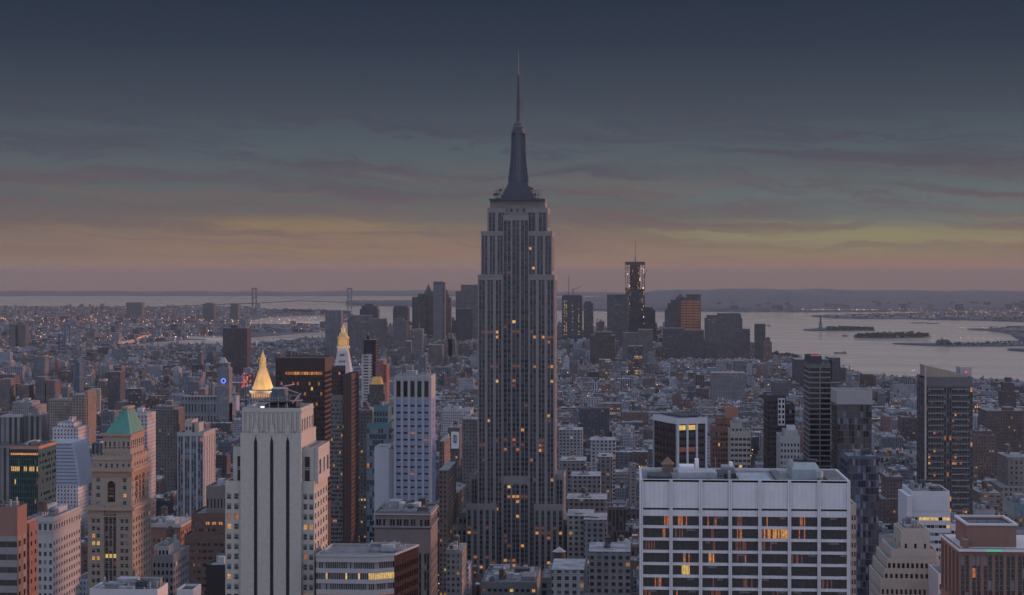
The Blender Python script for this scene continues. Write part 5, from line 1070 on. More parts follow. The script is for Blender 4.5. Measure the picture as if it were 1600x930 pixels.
far('court_tower', 'slim grey tower in front of the dark blue slab', 'office block', 4900, 36, [(700,707,522),(695,711,530)], D3, vb=555)
# housing and towers on the left
far('dark_brick_slab', 'dark brick apartment slab standing alone before the river', 'apartment block', 4300, 50, [(348,386,513),(361,371,507.5,10)], (.055,.05,.058), 4, 3.2, .5, .5, .012, vb=560)
far('housing_tower', 'twin grey housing towers on the far shore at the left', 'apartment block', 6500, 40, [(14,24,507),(28,40,507)], D2, vb=540)
far('blue_slab_tower', 'thin blue-grey slab tower in the middle of the left quarter', 'skyscraper', 3600, 30, [(115.5,124,567),(117,122,563,3)], (.08,.13,.2), 4, 60, .3, .9, 0, vb=606)
for i, (a, b, p, c, lb) in enumerate([(0,15,592,(.16,.14,.14),'brown apartment tower at the very left edge of the city'), (30,45,602,(.14,.12,.125),'low brown apartment tower right of the left edge tower'), (55,70,589,(.13,.125,.14),'grey apartment tower with twin shafts left of the thin blue slab'), (72,86,595,(.15,.12,.12),'brownish apartment tower just left of the thin blue slab'), (52,70,557,(.15,.17,.2),'hazy blue glass block behind the grey twin-shaft tower'), (168,188,581,(.09,.085,.1),'dark square tower right of the thin blue slab')]):
    far('apartment_tower', lb, 'apartment block', 3100 if p > 560 else 4200, 30, [(a,b,p)], c, 3, 3.1, .5, .5, .02, vb=p+42, group='apartment towers on the east side')
far('billboard_block', 'blue and cream panelled block with a red light above it', 'building', 2700, 24, [(138,150,608),(150,156,609,0,6,(.34,.27,.19))], (.18,.24,.38), 9, 9, .1, .1, 0, vb=622)
far('beige_slab', 'broad beige slab with a dense window grid left of the tan tower', 'apartment block', 2000, 30, [(76,112,624)], (.26,.22,.2), 2.4, 3.2, .45, .45, .005, vb=655)
far('tan_tower', 'tan apartment tower with a darker window strip and lit flank', 'apartment block', 1950, 40, [(112,134,617),(133,137,611,4,30)], (.25,.2,.17), 3.4, 3.2, .5, .5, .01, vb=670)
far('columned_block', 'grey block with vertical pale piers at the left edge', 'office block', 1500, 36, [(-10,33,652),(36,65,648,8)], (.2,.2,.2), 5, 60, .5, .95, 0, vb=690)
far('colonnade_roof_block', 'wide block with a pale columned roof storey above the pale-pier block', 'hotel', 2100, 40, [(18,56,634),(20,50,628,5)], (.26,.25,.25), 2.6, 3.4, .45, .5, .01, vb=650)
far('white_ornate_block', 'bright white ornate block with steps left of the green-roofed tower', 'building', 1500, 30, [(82,122,668),(90,116,660,4),(106,112,652,8)], (.5,.5,.54), 3, 3.4, .45, .5, .01, vb=690)
far('brown_grid_block', 'brown square-windowed loft block right of the green copper roof', 'office block', 1850, 40, [(234,274,640),(238,270,635,5)], (.14,.125,.12), 3.2, 3.6, .45, .5, .015, vb=680)
far('white_wall_block', 'white walled block tucked behind the green copper roof', 'building', 1600, 30, [(205,230,646)], (.44,.44,.47), 3.5, 3.6, .4, .5, .01, vb=680)
def swoosh():
    Y = 1150; root = empty('curved_white_office', 'white glass office building with a sweeping curved side, right of the teal slab', 'office block', (X(98,Y), Y+15, 0)); m = MB(); z = lambda p: Z(p, 98, Y)
    n = 14; prev = None; st = mat('swoosh_white', (.34,.38,.47), .35, .15, .2)
    for i in range(n):
        p0, p1 = 692+ (760-692)*i/n, 692+(760-692)*(i+1)/n; e = lambda p: 112+14*((p-692)/68)**.6
        m.frus(X(66,Y), X(e(p1),Y), Y, Y+30, z(p1), X(66,Y), X(e(p0),Y), Y, Y+30, z(p0), st, MATS['roof_pale'])
    m.build('wall', root)
    for i in range(12):
        p = 694+i*5.4; g = MB(); xe = X(110+12*((p-692)/68)**.6, Y); g.box(X(67,Y), xe, Y-.15, Y-.02, z(p+2.2), z(p), PANES[7]); g.build('window', root)
    TIERS.append((X(66,Y), X(120,Y), Y, Y+30, z(692))); HERO.append((66,125,Y,30,742,'x',(X(66,Y),X(125,Y),Y,Y+30)))
swoosh()
# centre left cluster
far('slender_condo_tower', 'slender dark condominium tower with a white banded lower annex', 'skyscraper', 1900, 26, [(568,587,531),(565,581,554,-3,3,(.45,.43,.42))], (.03,.028,.032), 8, 3.3, .7, .45, .015, vb=640)
far('red_brick_slabs', 'pair of red brick slabs with lit edges behind the gold-topped tower', 'apartment block', 1800, 26, [(589,599,563),(599,604,570,2)], (.3,.14,.11), 3, 3.1, .4, .4, .01, vb=620)
def goldtop(root, Y):
    pt(root, 'gold_roof', lambda m: m.frus(X(579,Y+2), X(596,Y+2), Y+2, Y+16, Z(601,587,Y), X(581.5,Y+2), X(593.5,Y+2), Y+4, Y+14, Z(590,587,Y), MATS['gold']))
far('gold_roof_tower', 'dark stepped tower capped by a small gold hipped roof', 'skyscraper', 1650, 22, [(572,604,632),(574,601,616,1),(577,599,601,1.5)], (.10,.095,.09), 3, 3.5, .45, .5, .04, vb=660, parts=goldtop)
far('dark_grid_tower', 'grey-brown hotel tower with lit windows behind the teal glass tower', 'hotel', 1500, 26, [(560,582,640),(553,566,700,2)], (.13,.12,.12), 2.8, 3.3, .5, .5, .06, vb=720)
# downtown west cluster
def four(root, Y):
    z = lambda p: Z(p, 893, Y)
    def strips(m):
        r = random.Random(8)
        for px in (882, 885, 894.5, 904.5):
            for q in range(30):
                if r.random() < .75: xx = X(px, Y)+r.uniform(-1,1); p = 470+q*1.8; m.box(xx-1.1, xx+1.1, Y-.6, Y-.05, z(p+1.2), z(p), PANES[6] if r.random() < .6 else MATS['far_steel'])
    pt(root, 'work_lights', strips)
    def crane(m):
        m.bar((X(888.5,Y),Y+10,z(462)), (X(888.5,Y),Y+10,z(432)), 1.2, MATS['metal_dark']); m.bar((X(895,Y),Y+20,z(462)), (X(895,Y),Y+20,z(450)), 1.2, MATS['metal_dark']); m.bar((X(893,Y),Y+20,z(455)), (X(908,Y),Y+20,z(447)), 1.0, MATS['metal_dark'])
    pt(root, 'crane', crane)
far('unfinished_tower', 'unfinished square tower with bright strips of work lights and a roof crane', 'skyscraper', 5600, 50, [(878,909.5,463),(879,908,461,6)], D1, 3, 4, .3, .5, .02, vb=528, parts=four)
far('narrow_gray_tower', 'narrow grey tower just right of the unfinished square tower', 'skyscraper', 5800, 36, [(912,927,474),(914,924,471,3)], D2, lit=.03, vb=515)
far('glass_slab_tower', 'plain dark glass slab left of the tallest unfinished tower', 'skyscraper', 5500, 44, [(948.5,983,460)], (.075,.085,.105), 3, 4, .7, .5, .02, vb=525)
def one(root, Y):
    z = lambda p: Z(p, 992, Y); x0, x1 = X(977,Y), X(1007.5,Y)
    def frame(m):                                 # open steel frame above the finished floors
        for q in range(9):
            xx = x0+(x1-x0)*q/8
            for yy in (Y+.8, Y+57): m.box(xx-.7, xx+.7, yy-.7, yy+.7, z(452), z(410), MATS['brown_far'])
        for p in range(11): zz = z(450-p*4); m.box(x0-.6, x1+.6, Y, Y+1.6, zz, zz+.9, MATS['brown_far'], bottom=True); m.box(x0-.6, x1+.6, Y+56, Y+57.6, zz, zz+.9, MATS['brown_far'], bottom=True)
        m.box(x0-1, x1+1, Y-.6, Y+1.9, z(413.5), z(409), MATS['brown_far'], bottom=True)
    pt(root, 'steel_frame', frame)
    def strips(m):
        r = random.Random(12)
        for px in (978,981,984,988,997,1000,1003.5,1006):
            p = 416+r.random()*6
            while p < (450 if 986 < px < 1000 else 520 if px < 982 or px > 1004 else 485):
                h_ = r.uniform(1, 4); xx = X(px, Y)+r.uniform(-1.5,1.5)
                if r.random() < .72: m.box(xx-.9, xx+.9, Y-.9, Y-.1, z(p+h_), z(p), r.choice([PANES[6], GLOWW, MATS['far_steel'], PANES[3]]) if r.random() < .8 else PANES[0])
                p += h_+r.uniform(.5, 3)
    pt(root, 'work_lights', strips)
    pt(root, 'mast_crane', lambda m: (m.bar((X(992.6,Y),Y+25,z(410)), (X(992.6,Y),Y+25,z(377)), .9, MATS['metal_dark']), m.bar((X(992.6,Y),Y+25,z(410)), (X(992.6,Y),Y+25,z(400)), 2, MATS['metal_dark']), m.bar((X(1008,Y),Y+10,z(430)), (X(1011,Y),Y+10,z(421)), .9, MATS['metal_dark'])))
mat('brown_far', (.11,.06,.065), .8, .2, .1)
far('tallest_unfinished_tower', 'tallest downtown tower, still unfinished, dark with bright work lights and a mast crane', 'skyscraper', 5650, 58, [(977,1007.5,450),(984.5,1000,414,16,26)], (.035,.036,.045), 3, 4, .35, .5, .03, vb=530, parts=one)
far('curved_top_tower', 'plain dark tower with a stepped right shoulder, right of the tallest unfinished tower', 'skyscraper', 5700, 40, [(1007,1020,480),(1009,1024,484,2),(1007,1026,512,3)], D1, vb=530)
far('light_low_block', 'light grey low block at the foot of the tallest unfinished tower', 'office block', 4900, 50, [(997,1020,515),(973,1000,520,4)], D3, vb=545)
def dome(root, Y):
    z = lambda p: Z(p, 1060, Y)
    pt(root, 'sunset_reflection', lambda m: [m.box(X(a,Y), X(b,Y), Y-1.2, Y-.1, z(q+3.0), z(q), mat('painted_sunset_glass', (.42,.17,.09), .3, .4, .02)) for q in [470+4.2*k for k in range(11)] for a, b in ((1064,1072),(1072.6,1083),(1083.6,1094))])  # orange base colour stands in for the sunset reflected in the panes
    pt(root, 'pyramid_roof', lambda m: m.cyl(X(1063,Y+20), Y+25, z(465), z(459.5), 16, 3, MATS['far_slate'], 4, ph=.785))
far('glass_headquarters_tower', 'dark curved-shoulder glass tower with orange sunset reflection coloured into its right half', 'skyscraper', 5600, 50, [(1039,1048,483),(1043,1056,474,1),(1048,1073,468.5,2),(1056,1072,465,3),(1073,1095,460)], (.07,.075,.09), 3, 4, .6, .5, .012, vb=520, parts=dome)
far('dark_plinth_block', 'dark wide block below the curved-shoulder glass tower', 'office block', 5200, 50, [(1036,1070,513),(1070,1100,516,4)], D1, lit=.02, vb=560)
far('stone_financial_tower', 'broad grey tower with slanted left shoulder, between curved-shoulder glass tower and small riverside tower', 'skyscraper', 5500, 60, [(1102,1160,497),(1105,1158,492.5,2),(1122,1157,489.5,4),(1159,1172,514,3)], (.10,.10,.115), 4, 4, .5, .5, .015, vb=560)
far('riverside_tower', 'small dark riverside tower with a crane arm, last before the open water', 'apartment block', 5400, 36, [(1180,1196,506)], D1, lit=.02, vb=560, parts=lambda root, Y: pt(root, 'crane', lambda m: m.bar((X(1188,Y),Y+10,Z(508,1190,Y)), (X(1203,Y),Y+10,Z(508.5,1190,Y)), .9, MATS['metal_dark'])))
far('turret_tower', 'brownish turreted tower beside the small riverside tower with the crane arm', 'apartment block', 5200, 30, [(1194,1206,534),(1197,1203,527,5)], (.14,.1,.1), vb=565)
far('brown_terrace_block', 'dark brown block in front of the plain dark glass slab', 'office block', 4700, 50, [(922,961,524),(930,955,519,4)], (.07,.055,.06), vb=560)
far('lit_office_block', 'dark office block with rows of orange lit windows downtown', 'office block', 4300, 40, [(981,1004,541)], D1, 3.4, 4, .6, .5, .16, vb=580)
far('lit_low_block', 'grey block with a scatter of orange windows left of the dark lit office block', 'office block', 4200, 40, [(936,954,562)], D3, 3.4, 4, .6, .5, .12, vb=590)
far('warehouse_block', 'long pale warehouse block of many windows, downtown west side', 'warehouse', 3500, 60, [(1112,1164,583)], (.2,.2,.22), 3.4, 4, .5, .5, .01, vb=600)
far('river_mass_block', 'dark stepped warehouse mass by the river behind the banded tower', 'warehouse', 3900, 80, [(1243,1300,562),(1296,1313,559),(1300,1322,575,4)], D1, 4, 4, .4, .4, .01, vb=590)
far('river_low_block', 'dark low block on the river edge', 'warehouse', 3900, 50, [(1349,1365,585)], (.07,.05,.055), vb=600)
far('brown_deco_tower', 'dark brown stepped deco tower near the right edge', 'skyscraper', 2300, 40, [(1558,1600,640,6),(1566,1588,612,8),(1569,1585,598,10),(1573,1581,590,14)], (.09,.075,.08), 3, 3.5, .45, .5, .01, vb=680)
far('brown_brick_block', 'brown brick warehouse with a dark top floor, right of the balcony tower', 'warehouse', 1900, 40, [(1522,1555,680),(1524,1550,673,4)], (.15,.105,.095), 3, 3.6, .45, .5, .03, vb=740)
far('long_brick_block', 'long brown brick loft right of the brown brick warehouse', 'loft building', 2000, 50, [(1542,1600,642)], (.12,.09,.09), 3, 3.6, .45, .5, .008, vb=690)
far('beige_brick_tower', 'big grey beige hotel block at the right edge above the roof garden block', 'hotel', 1150, 50, [(1564,1640,762),(1575,1640,715,8)], (.2,.18,.17), 3.2, 3.4, .45, .5, .02, vb=850)
far('stone_loft_block', 'grey stone loft block with wide windows just behind the white ledge brick tower', 'loft building', 1000, 40, [(1530,1562,770),(1524,1560,790,-2)], (.2,.17,.16), 3.5, 3.6, .5, .5, .02, vb=800)
far('gridded_loft_block', 'broad dark gridded loft block behind the balcony tower', 'loft building', 1600, 40, [(1378,1420,780),(1385,1410,745,4)], (.13,.09,.09), 3, 3.5, .5, .5, .04, vb=830)
# mid-distance lofts right of the tall tower
for a, b, p, Y, c, lb in [(873,910,672,2000,(.3,.3,.31),'grey loft with white cornice right of the tall tower, high up the view'), (922,961,688,1750,(.36,.36,.39),'pale loft block with large windows between tall tower and white office block'), (875,915,720,1600,(.25,.24,.23),'broad loft block with arched top storey next to the tall tower'), (934,957,714,1560,(.2,.19,.19),'brown-grey loft block with a black roof box'),
    (892,938,744,1500,(.24,.235,.24),'stone loft block with a white painted side wall'), (885,948,780,1380,(.22,.21,.21),'long grey loft block with an ornate cornice right of the tall tower'), (886,927,806,1250,(.27,.25,.235),'beige office block with bright windows beside the tall tower base'), (912,948,812,1240,(.2,.2,.22),'blue-grey block with a red brick top left of the white office block'),
    (920,985,862,1000,(.26,.25,.25),'grey block with round-headed windows left of the white office block'), (862,912,890,930,(.3,.3,.3),'small pale block with square windows below the tall tower')]:
    far('loft_building', lb, 'loft building', Y, 36, [(a,b,p),(a+(b-a)*.3,a+(b-a)*.6,p-4,8,14)], c, 4.2, 3.9, .55, .55, .02, vb=p+28, group='lofts right of the tall tower', tcol=(.3,.31,.34))
# along the avenue left of the tall tower
for a, b, p, Y, D, c, lb in [(700,718,668,1900,40,(.12,.12,.13),'dark loft carrying a white advertising billboard'), (722,746,655,1700,60,(.15,.145,.15),'tall grey flat slab touching the left edge of the tall tower'), (686,700,735,1250,60,(.2,.15,.13),'brown brick block along the avenue right of the blue panelled tower'), (686,694,690,1420,50,(.22,.17,.15),'tan stepped block along the avenue behind the brown brick one'),
    (692,716,770,1450,60,(.14,.11,.11),'dark red block with a glass roof left of the tall tower base'), (697,722,860,1050,30,(.27,.25,.24),'stone block with roof sheds in the street left of the tall tower'), (690,735,640,2300,50,(.4,.4,.43),'white ornate hotel with arched roofline left of the tall tower')]:
    far('avenue_building', lb, 'building', Y, D, [(a,b,p)], c, 3.0, 3.6, .5, .5, .03, vb=p+40, group='buildings along the avenue')
bb = empty('billboard', 'white billboard with a dark rounded device picture on the dark loft', 'billboard', (X(710,1898), 1899, Z(700,710,1898)))
def bb1(m): m.box(X(705,1898), X(717,1898), 1898, 1899, Z(701,710,1898), Z(675,710,1898), MATS['white_paint'], bottom=True)
pt(bb, 'panel', bb1)
def bb2(m): m.box(X(708.5,1898), X(713.5,1898), 1897.6, 1897.98, Z(692,710,1898), Z(680,710,1898), MATS['metal_dark'], bottom=True); m.box(X(709.3,1898), X(712.7,1898), 1897.4, 1897.58, Z(690,710,1898), Z(682,710,1898), MATS['roof_pale'], bottom=True)
pt(bb, 'picture', bb2)

# ------------------------------------------------------------------ floodlit landmark towers
mat('gold_leaf', (.62,.46,.22), .55, .12, .3, .0); mat('marble', (.42,.42,.45), .8, .08, .1)
def flood(x, y, z, tx, ty, tz, e, col=(1,.62,.25), ang=70):
    l = bpy.data.lights.new('floodlight', 'SPOT'); l.energy = e; l.color = col; l.spot_size = R_(ang); l.spot_blend = .6; l.shadow_soft_size = .5
    o = bpy.data.objects.new('floodlight', l); C.objects.link(o); o.location = (x, y, z)
    import mathutils
    o.rotation_euler = mathutils.Vector((tx-x, ty-y, tz-z)).to_track_quat('-Z', 'Y').to_euler()
def nylife():
    Y = 1870; z = lambda p: Z(p, 410, Y); cx = X(410.7, Y+18); cyy = Y+18; a = X(427, Y)-X(394, Y)
    root = far('golden_pyramid_tower', 'white stone block with a floodlit golden pyramid spire', 'skyscraper', Y, 36, [(380,440,655),(386,435,632,4),(392,429,613,6)], (.38,.38,.4), 3, 3.6, .5, .5, .03, vb=670)
    r0 = a*.52
    pt(root, 'golden_pyramid', lambda m: m.cyl(cx, cyy, z(610), z(573), r0*1.0, r0*.26, MATS['gold_leaf'], 8, ph=.39))
    def lant(m):
        m.cyl(cx, cyy, z(573), z(571), r0*.34, r0*.34, MATS['gold_leaf'], 8, ph=.39)
        for q in range(8): t = q*.785+.39; m.cyl(cx+r0*.25*math.cos(t), cyy+r0*.25*math.sin(t), z(571), z(562), .5, .5, MATS['gold_leaf'], 6)
        m.cyl(cx, cyy, z(571), z(562), r0*.16, r0*.16, GLOWG, 8); m.cyl(cx, cyy, z(562), z(560.5), r0*.3, r0*.3, MATS['gold_leaf'], 8); m.cyl(cx, cyy, z(560.5), z(553), r0*.2, r0*.1, GLOWG, 8); m.cyl(cx, cyy, z(553), z(546), r0*.08, 0, MATS['gold_leaf'], 8)
    pt(root, 'lantern', lant)
    def arc(m):
        for q in range(10):
            xx = X(392, Y+5)+(X(429,Y+5)-X(392,Y+5))*(q+.2)/10; m.box(xx, xx+1.6, Y+5.6, Y+5.95, z(622), z(615), PANES[6] if q % 2 else GLOWO)
    pt(root, 'lit_arcade', arc)
    pt(root, 'balustrade', lambda m: m.box(X(390,Y+4), X(431,Y+4), Y+3.6, Y+3.9, z(614), z(611), MATS['marble']))
    for sx in (-1, 1):
        flood(cx+sx*20, Y-12, z(615), cx+sx*3, cyy, z(590), 3.0e4); flood(cx+sx*8, Y-4, z(612), cx, cyy, z(562), 1.4e4, ang=40)
    flood(cx+30, cyy, z(612), cx, cyy, z(590), 3.0e4)
nylife()
def metlife():
    Y = 2050; z = lambda p: Z(p, 536, Y); cx = X(536.3, Y+14); cyy = Y+14; k = X(537.3, Y)-X(536.3, Y)
    root = far('marble_clock_tower', 'white marble tower with a pointed roof and glowing gilded lantern', 'skyscraper', Y, 28, [(520,553,589)], (.42,.41,.42), 3, 3.8, .45, .5, .02, vb=700)
    def pyr(m):
        for (p0, p1, r0, r1) in ((587,545,19.5,10.5),): m.cyl(cx, cyy, z(p0), z(p1), r0*k, r1*k, MATS['marble'], 4, ph=.785)
        for p, w in ((555,2.5),(565,3.5),(575,4.5)):
            for s_ in (-1, 0, 1): m.cyl(cx+s_*w*k, cyy-(10.5+(p-545)*.215)*k*.72-.3, z(p+1.5), z(p-1), .8, .8, MATS['metal_dark'], 6)
    pt(root, 'pyramid_roof', pyr)
    def lan(m):
        m.cyl(cx, cyy, z(545), z(541), 10.5*k, 10.5*k, MATS['marble'], 8); m.cyl(cx, cyy, z(541), z(529), 6.2*k, 6.2*k, GLOWG, 8)
        for q in range(8): t = q*.785; m.cyl(cx+7.6*k*math.cos(t), cyy+7.6*k*math.sin(t), z(541), z(529), .9, .9, MATS['gold_leaf'], 6)
        m.cyl(cx, cyy, z(529), z(527), 9.5*k, 9.5*k, MATS['gold_leaf'], 10)
    pt(root, 'lantern', lan)
    def cup(m): m.cyl(cx, cyy, z(527), z(520), 8*k, 5*k, MATS['gold_leaf'], 10); m.cyl(cx, cyy, z(520), z(514), 3.4*k, 3.4*k, GLOWG, 8); m.cyl(cx, cyy, z(514), z(512), 4.4*k, 2*k, MATS['gold_leaf'], 8); m.cyl(cx, cyy, z(512), z(506), 1.2*k, 0, GLOWG, 6)
    pt(root, 'gilded_cupola', cup)
    for sx in (-1, 1): flood(cx+sx*14, Y-14, z(560), cx, cyy, z(526), 1.3e4, ang=50)
    flood(cx+16, Y-40, z(600), cx, cyy, z(565), 1.6e4, (1,.75,.6), 60)
metlife()
def conedison():
    Y = 2850; z = lambda p: Z(p, 349, Y); k = X(350, Y)-X(349, Y)
    root = far('clock_tower_block', 'long pale office block with a corner clock tower showing a blue lit dial', 'office block', Y, 40, [(269,358,630),(282,345,620,6)], (.2,.21,.24), 5.5, 20, .5, .7, .0, vb=655)
    def tw(m): m.box(X(340,Y), X(358,Y), Y-2, Y+24, 0, z(575), FAC, TINT, (.2,.21,.24,.02), (.3,.37,.4,.5), (.3,.3,.3,0)); m.box(X(342,Y), X(356,Y), Y, Y+20, z(575), z(567), FAC, TINT, (.2,.21,.24,.0), (.2,.9,.5,.7), (.3,.3,.3,0))
    pt(root, 'clock_tower', tw)
    pt(root, 'lantern_roof', lambda m: m.cyl(X(349,Y+10), Y+10, z(567), z(559), 8.5*k, 3*k, MATS['concrete'], 4, ph=.785))
    def dial(m):
        n = 20
        for q in range(n):
            t0, t1 = 6.2832*q/n, 6.2832*(q+1)/n; c, zz = X(349,Y-3), z(595)
            P = lambda r, t: (c+r*math.cos(t), Y-2.4, zz+r*math.sin(t))
            m.quad([P(2.2,t0), P(4.6,t0), P(4.6,t1), P(2.2,t1)], GLOWB)
        m.quad([(c+2.2*math.cos(6.2832*q/n), Y-2.35, zz+2.2*math.sin(6.2832*q/n)) for q in range(n)], MATS['metal_dark'])
    pt(root, 'clock_dial', dial)
conedison()
def sparkle():                                    # pink-lit tree of lights beside the golden pyramid
    Y = 1860; root = empty('light_display', 'pink and red cluster of festive lights left of the golden pyramid', 'light display', (X(384,Y), Y, Z(606,384,Y))); r = random.Random(6); m = MB()
    for q in range(46): xx, zz = X(r.gauss(384,3), Y), Z(r.uniform(583,606), 384, Y); s_ = r.uniform(.3,.8); m.cyl(xx, Y+r.uniform(-4,4), zz-s_, zz+s_, s_, s_, r.choice([GLOWP, GLOWP, GLOWR, GLOWO]), 5)
    m.build('bulbs', root); m = MB(); m.bar((X(384,Y),Y,60), (X(384,Y),Y,Z(583,384,Y)), .5, MATS['metal_dark']); m.build('pole', root)
sparkle()

# ------------------------------------------------------------------ bridges, statue, islands, boats
def verrazzano():
    Ya, Yb = 15600, 15600; pts = []
    root = empty('suspension_bridge', 'long suspension bridge with two steel towers across the narrows', 'bridge', (0,0,0)); steel = mat('bridge_steel', (.07,.09,.11), .7, .2, .01)
    cab = MB(); tw = []
    for px in (397.5, 546.5):
        a, b = ray(px); t = 15600; x, y = a*t, b*t; zz = gz(x, y); w_ = 17; m = MB(); zt = H+(EY-450)/F*t
        for s_ in (-1, 1): m.box(x+s_*w_-5.5, x+s_*w_+5.5, y-10, y+10, zz, zt, steel)
        m.box(x-w_, x+w_, y-7, y+7, zt-12, zt-2, steel, bottom=True); m.box(x-w_, x+w_, y-7, y+7, zt-95, zt-84, steel, bottom=True)
        m.build('tower', root); tw.append((x, y, zt))
    def P(px, py): a, b = ray(px); t = 15600; return (a*t, b*t, H+(EY-py)/F*t)
    d = MB()
    dk = [(250,480),(330,476),(397.5,474),(470,470),(546.5,473),(585,476.5)]
    for (a, b), (c, e) in zip(dk, dk[1:]):
        p, q = P(a, b), P(c, e); d.bar(p, q, 5.5, steel)
    for px in (290,320,350,375,565,578): p = P(px, 475.5); d.box(p[0]-4, p[0]+4, p[1]-4, p[1]+4, gz(p[0],p[1]), p[2], steel)
    d.build('deck', root); c = MB()
    def ca(px0, py0, px1, py1, sag, n=16):
        for i in range(n):
            f = lambda t: P(px0+(px1-px0)*t, py0+(py1-py0)*t+sag*4*t*(1-t)); c.bar(f(i/n), f((i+1)/n), 1.6, steel)
    ca(397.5,450,546.5,450,17.5); ca(330,474,397.5,450,3); ca(546.5,450,588,474,3)
    c.build('cable', root)
verrazzano()
def manbridge():
    t = 5900; root = empty('suspension_bridge', 'blue-grey suspension bridge over the East River at the left', 'bridge', (0,0,0)); steel = mat('bridge_blue', (.06,.10,.19), .7, .2, .02)
    def P(px, py, t=t): a, b = ray(px); return (a*t, b*t, H+(EY-py)/F*t)
    for px, py, tt in ((97, 522, 5600), (106, 500, 6400)):
        x, y, zt = P(px, py, tt); m = MB()
        for s_ in (-1, 1): m.box(x+s_*9-2.4, x+s_*9+2.4, y-4, y+4, gz(x,y), zt, steel)
        for k in range(5): m.box(x-9, x+9, y-2, y+2, zt-6-k*17, zt-2-k*17, steel, bottom=True)
        for s_ in (-9, 9): m.cyl(x+s_, y, zt, zt+4, 2.4, .5, steel, 8)
        m.build('tower', root)
    c = MB(); n = 14
    for (p0, y0, t0, p1, y1, t1, sag) in ((45,548,5100,97,523,5600,3.5),(97,523,5600,106,501,6400,16),(106,501,6400,132,540,6900,3)):
        for s_ in (-8, 8):
            for i in range(n):
                def f(u): q = P(p0+(p1-p0)*u, y0+(y1-y0)*u+sag*4*u*(1-u), t0+(t1-t0)*u); return (q[0]+s_, q[1], q[2])
                c.bar(f(i/n), f((i+1)/n), 1.1, steel)
    c.build('cable', root); d = MB()
    for i in range(8): u, v = i/8, (i+1)/8; d.bar(P(20+100*u, 551-4*u, 4900+1800*u), P(20+100*v, 551-4*v, 4900+1800*v), 3.5, steel)
    d.build('deck', root)
manbridge()
def highway():
    root = empty('elevated_highway', 'elevated highway ramp glowing with orange traffic lights across the river', 'highway', (0,0,0)); m = MB(); g = MB(); pts = [(178,543),(190,542),(205,539.5),(215,536),(226,531.5),(232,532)]
    P = [(*G(*p), 0) for p in pts]; P = [(x, y, gz(x, y)+14) for x, y, _ in P]
    for a, b in zip(P, P[1:]):
        m.bar(a, b, 6, MATS['concrete']); 
    for x, y, z_ in P: m.box(x-3, x+3, y-3, y+3, z_-22, z_-3, MATS['concrete'])
    m.build('roadway', root)
    for i, (a, b) in enumerate(zip(P[1:], P[2:])):
        for q in range(26):
            t = q/26; x, y, z_ = (a[k]+(b[k]-a[k])*t for k in range(3))
            if random.random() < (.35 if i == 0 else .9): g.cyl(x+random.uniform(-3,3), y, z_+5, z_+7.5, 1.5, 1.5, GLOWO if q % 3 else PANES[6], 6)
    g.build('traffic_lights', root)
highway()
cop = mat('statue_copper', (.03,.05,.05), .8, .2, .1)
def liberty():
    x, y = G(1282, 516.2); t = x*FW[0]+y*FW[1]; z0 = gz(x, y)+4; k = t/F   # metres per photo pixel
    root = empty('statue', 'robed statue with raised torch on a tall stone pedestal on the small island', 'statue', (x, y, z0)); m = MB()
    m.cyl(x, y, z0, z0+2.2*k, 5.2*k, 4.6*k, MATS['stone_brown'], 11); m.frus(x-3*k, x+3*k, y-3*k, y+3*k, z0+2.2*k, x-2.2*k, x+2.2*k, y-2.2*k, y+2.2*k, z0+9.5*k, MATS['stone_brown']); m.box(x-2.5*k, x+2.5*k, y-2.5*k, y+2.5*k, z0+9.5*k, z0+10.3*k, MATS['stone_gray']); m.build('pedestal', root)
    m = MB(); z1 = z0+10.3*k
    for (a, b, r0, r1) in ((0,3,1.7,1.45),(3,6,1.45,1.2),(6,8,1.2,1.1),(8,8.8,1.1,.4),(8.8,10,.5,.45)): m.cyl(x, y, z1+a*k, z1+b*k, r0*k, r1*k, cop, 10)
    m.bar((x-.8*k,y,z1+7.8*k), (x-1.3*k,y,z1+11.6*k), .38*k, cop, 6); m.cyl(x-1.3*k, y, z1+11.6*k, z1+12.4*k, .35*k, .7*k, cop, 8); m.cyl(x-1.3*k, y, z1+12.4*k, z1+13.2*k, .45*k, 0, MATS['gold_leaf'], 6)
    m.bar((x+1.0*k,y,z1+5.5*k), (x+1.5*k,y,z1+7.6*k), .45*k, cop, 5)
    for q in range(7): a = math.pi*(q+.5)/7; m.bar((x,y,z1+9.6*k), (x+1.0*k*math.cos(a),y,z1+9.6*k+1.1*k*math.sin(a)), .09*k, cop, 4)
    m.build('figure', root)
liberty()
def trees(name, label, tab, n, hh, seed):         # wood on an island: many small crowns merged as one mass
    r = random.Random(seed); m = MB(); lf = mat('far_leaves', (.03,.034,.03), .95, .5, .05)
    for i in range(n):
        px = r.uniform(tab[0][0], tab[-1][0]); lo, hi = ip([(a, b) for a, b, c in tab], px), ip([(a, c) for a, b, c in tab], px); x, y = G(px, r.uniform(lo, hi)); z0 = gz(x, y)+3; h_ = hh*r.uniform(.5, 1.1); w_ = h_*r.uniform(.35, .6)
        m.cyl(x, y, z0, z0+h_*.3, .5, .5, lf, 4, cap=False)
        for q in range(9): a, b, c = r.gauss(0,.5)*w_, r.gauss(0,.5)*w_, z0+h_*r.uniform(.3,1); s_ = w_*r.uniform(.3,.55); m.cyl(x+a, y+b, c-s_, c, s_*.5, s_, lf, 5, cap=False); m.cyl(x+a, y+b, c, c+s_*.8, s_, .1, lf, 5, cap=False)
    o = m.build(name); o['kind'] = 'stuff'; o['label'] = label; return o
trees('woods', 'dark leafless trees on the statue island', [(1292,517.3,514.6),(1330,517.3,514.2),(1364,516.8,516)], 170, 15, 1)
trees('woods', 'dark trees round the immigration station island', [(1338,528.4,527),(1380,528.8,524.5),(1420,528.8,524.2),(1450,527.6,526)], 240, 16, 2)
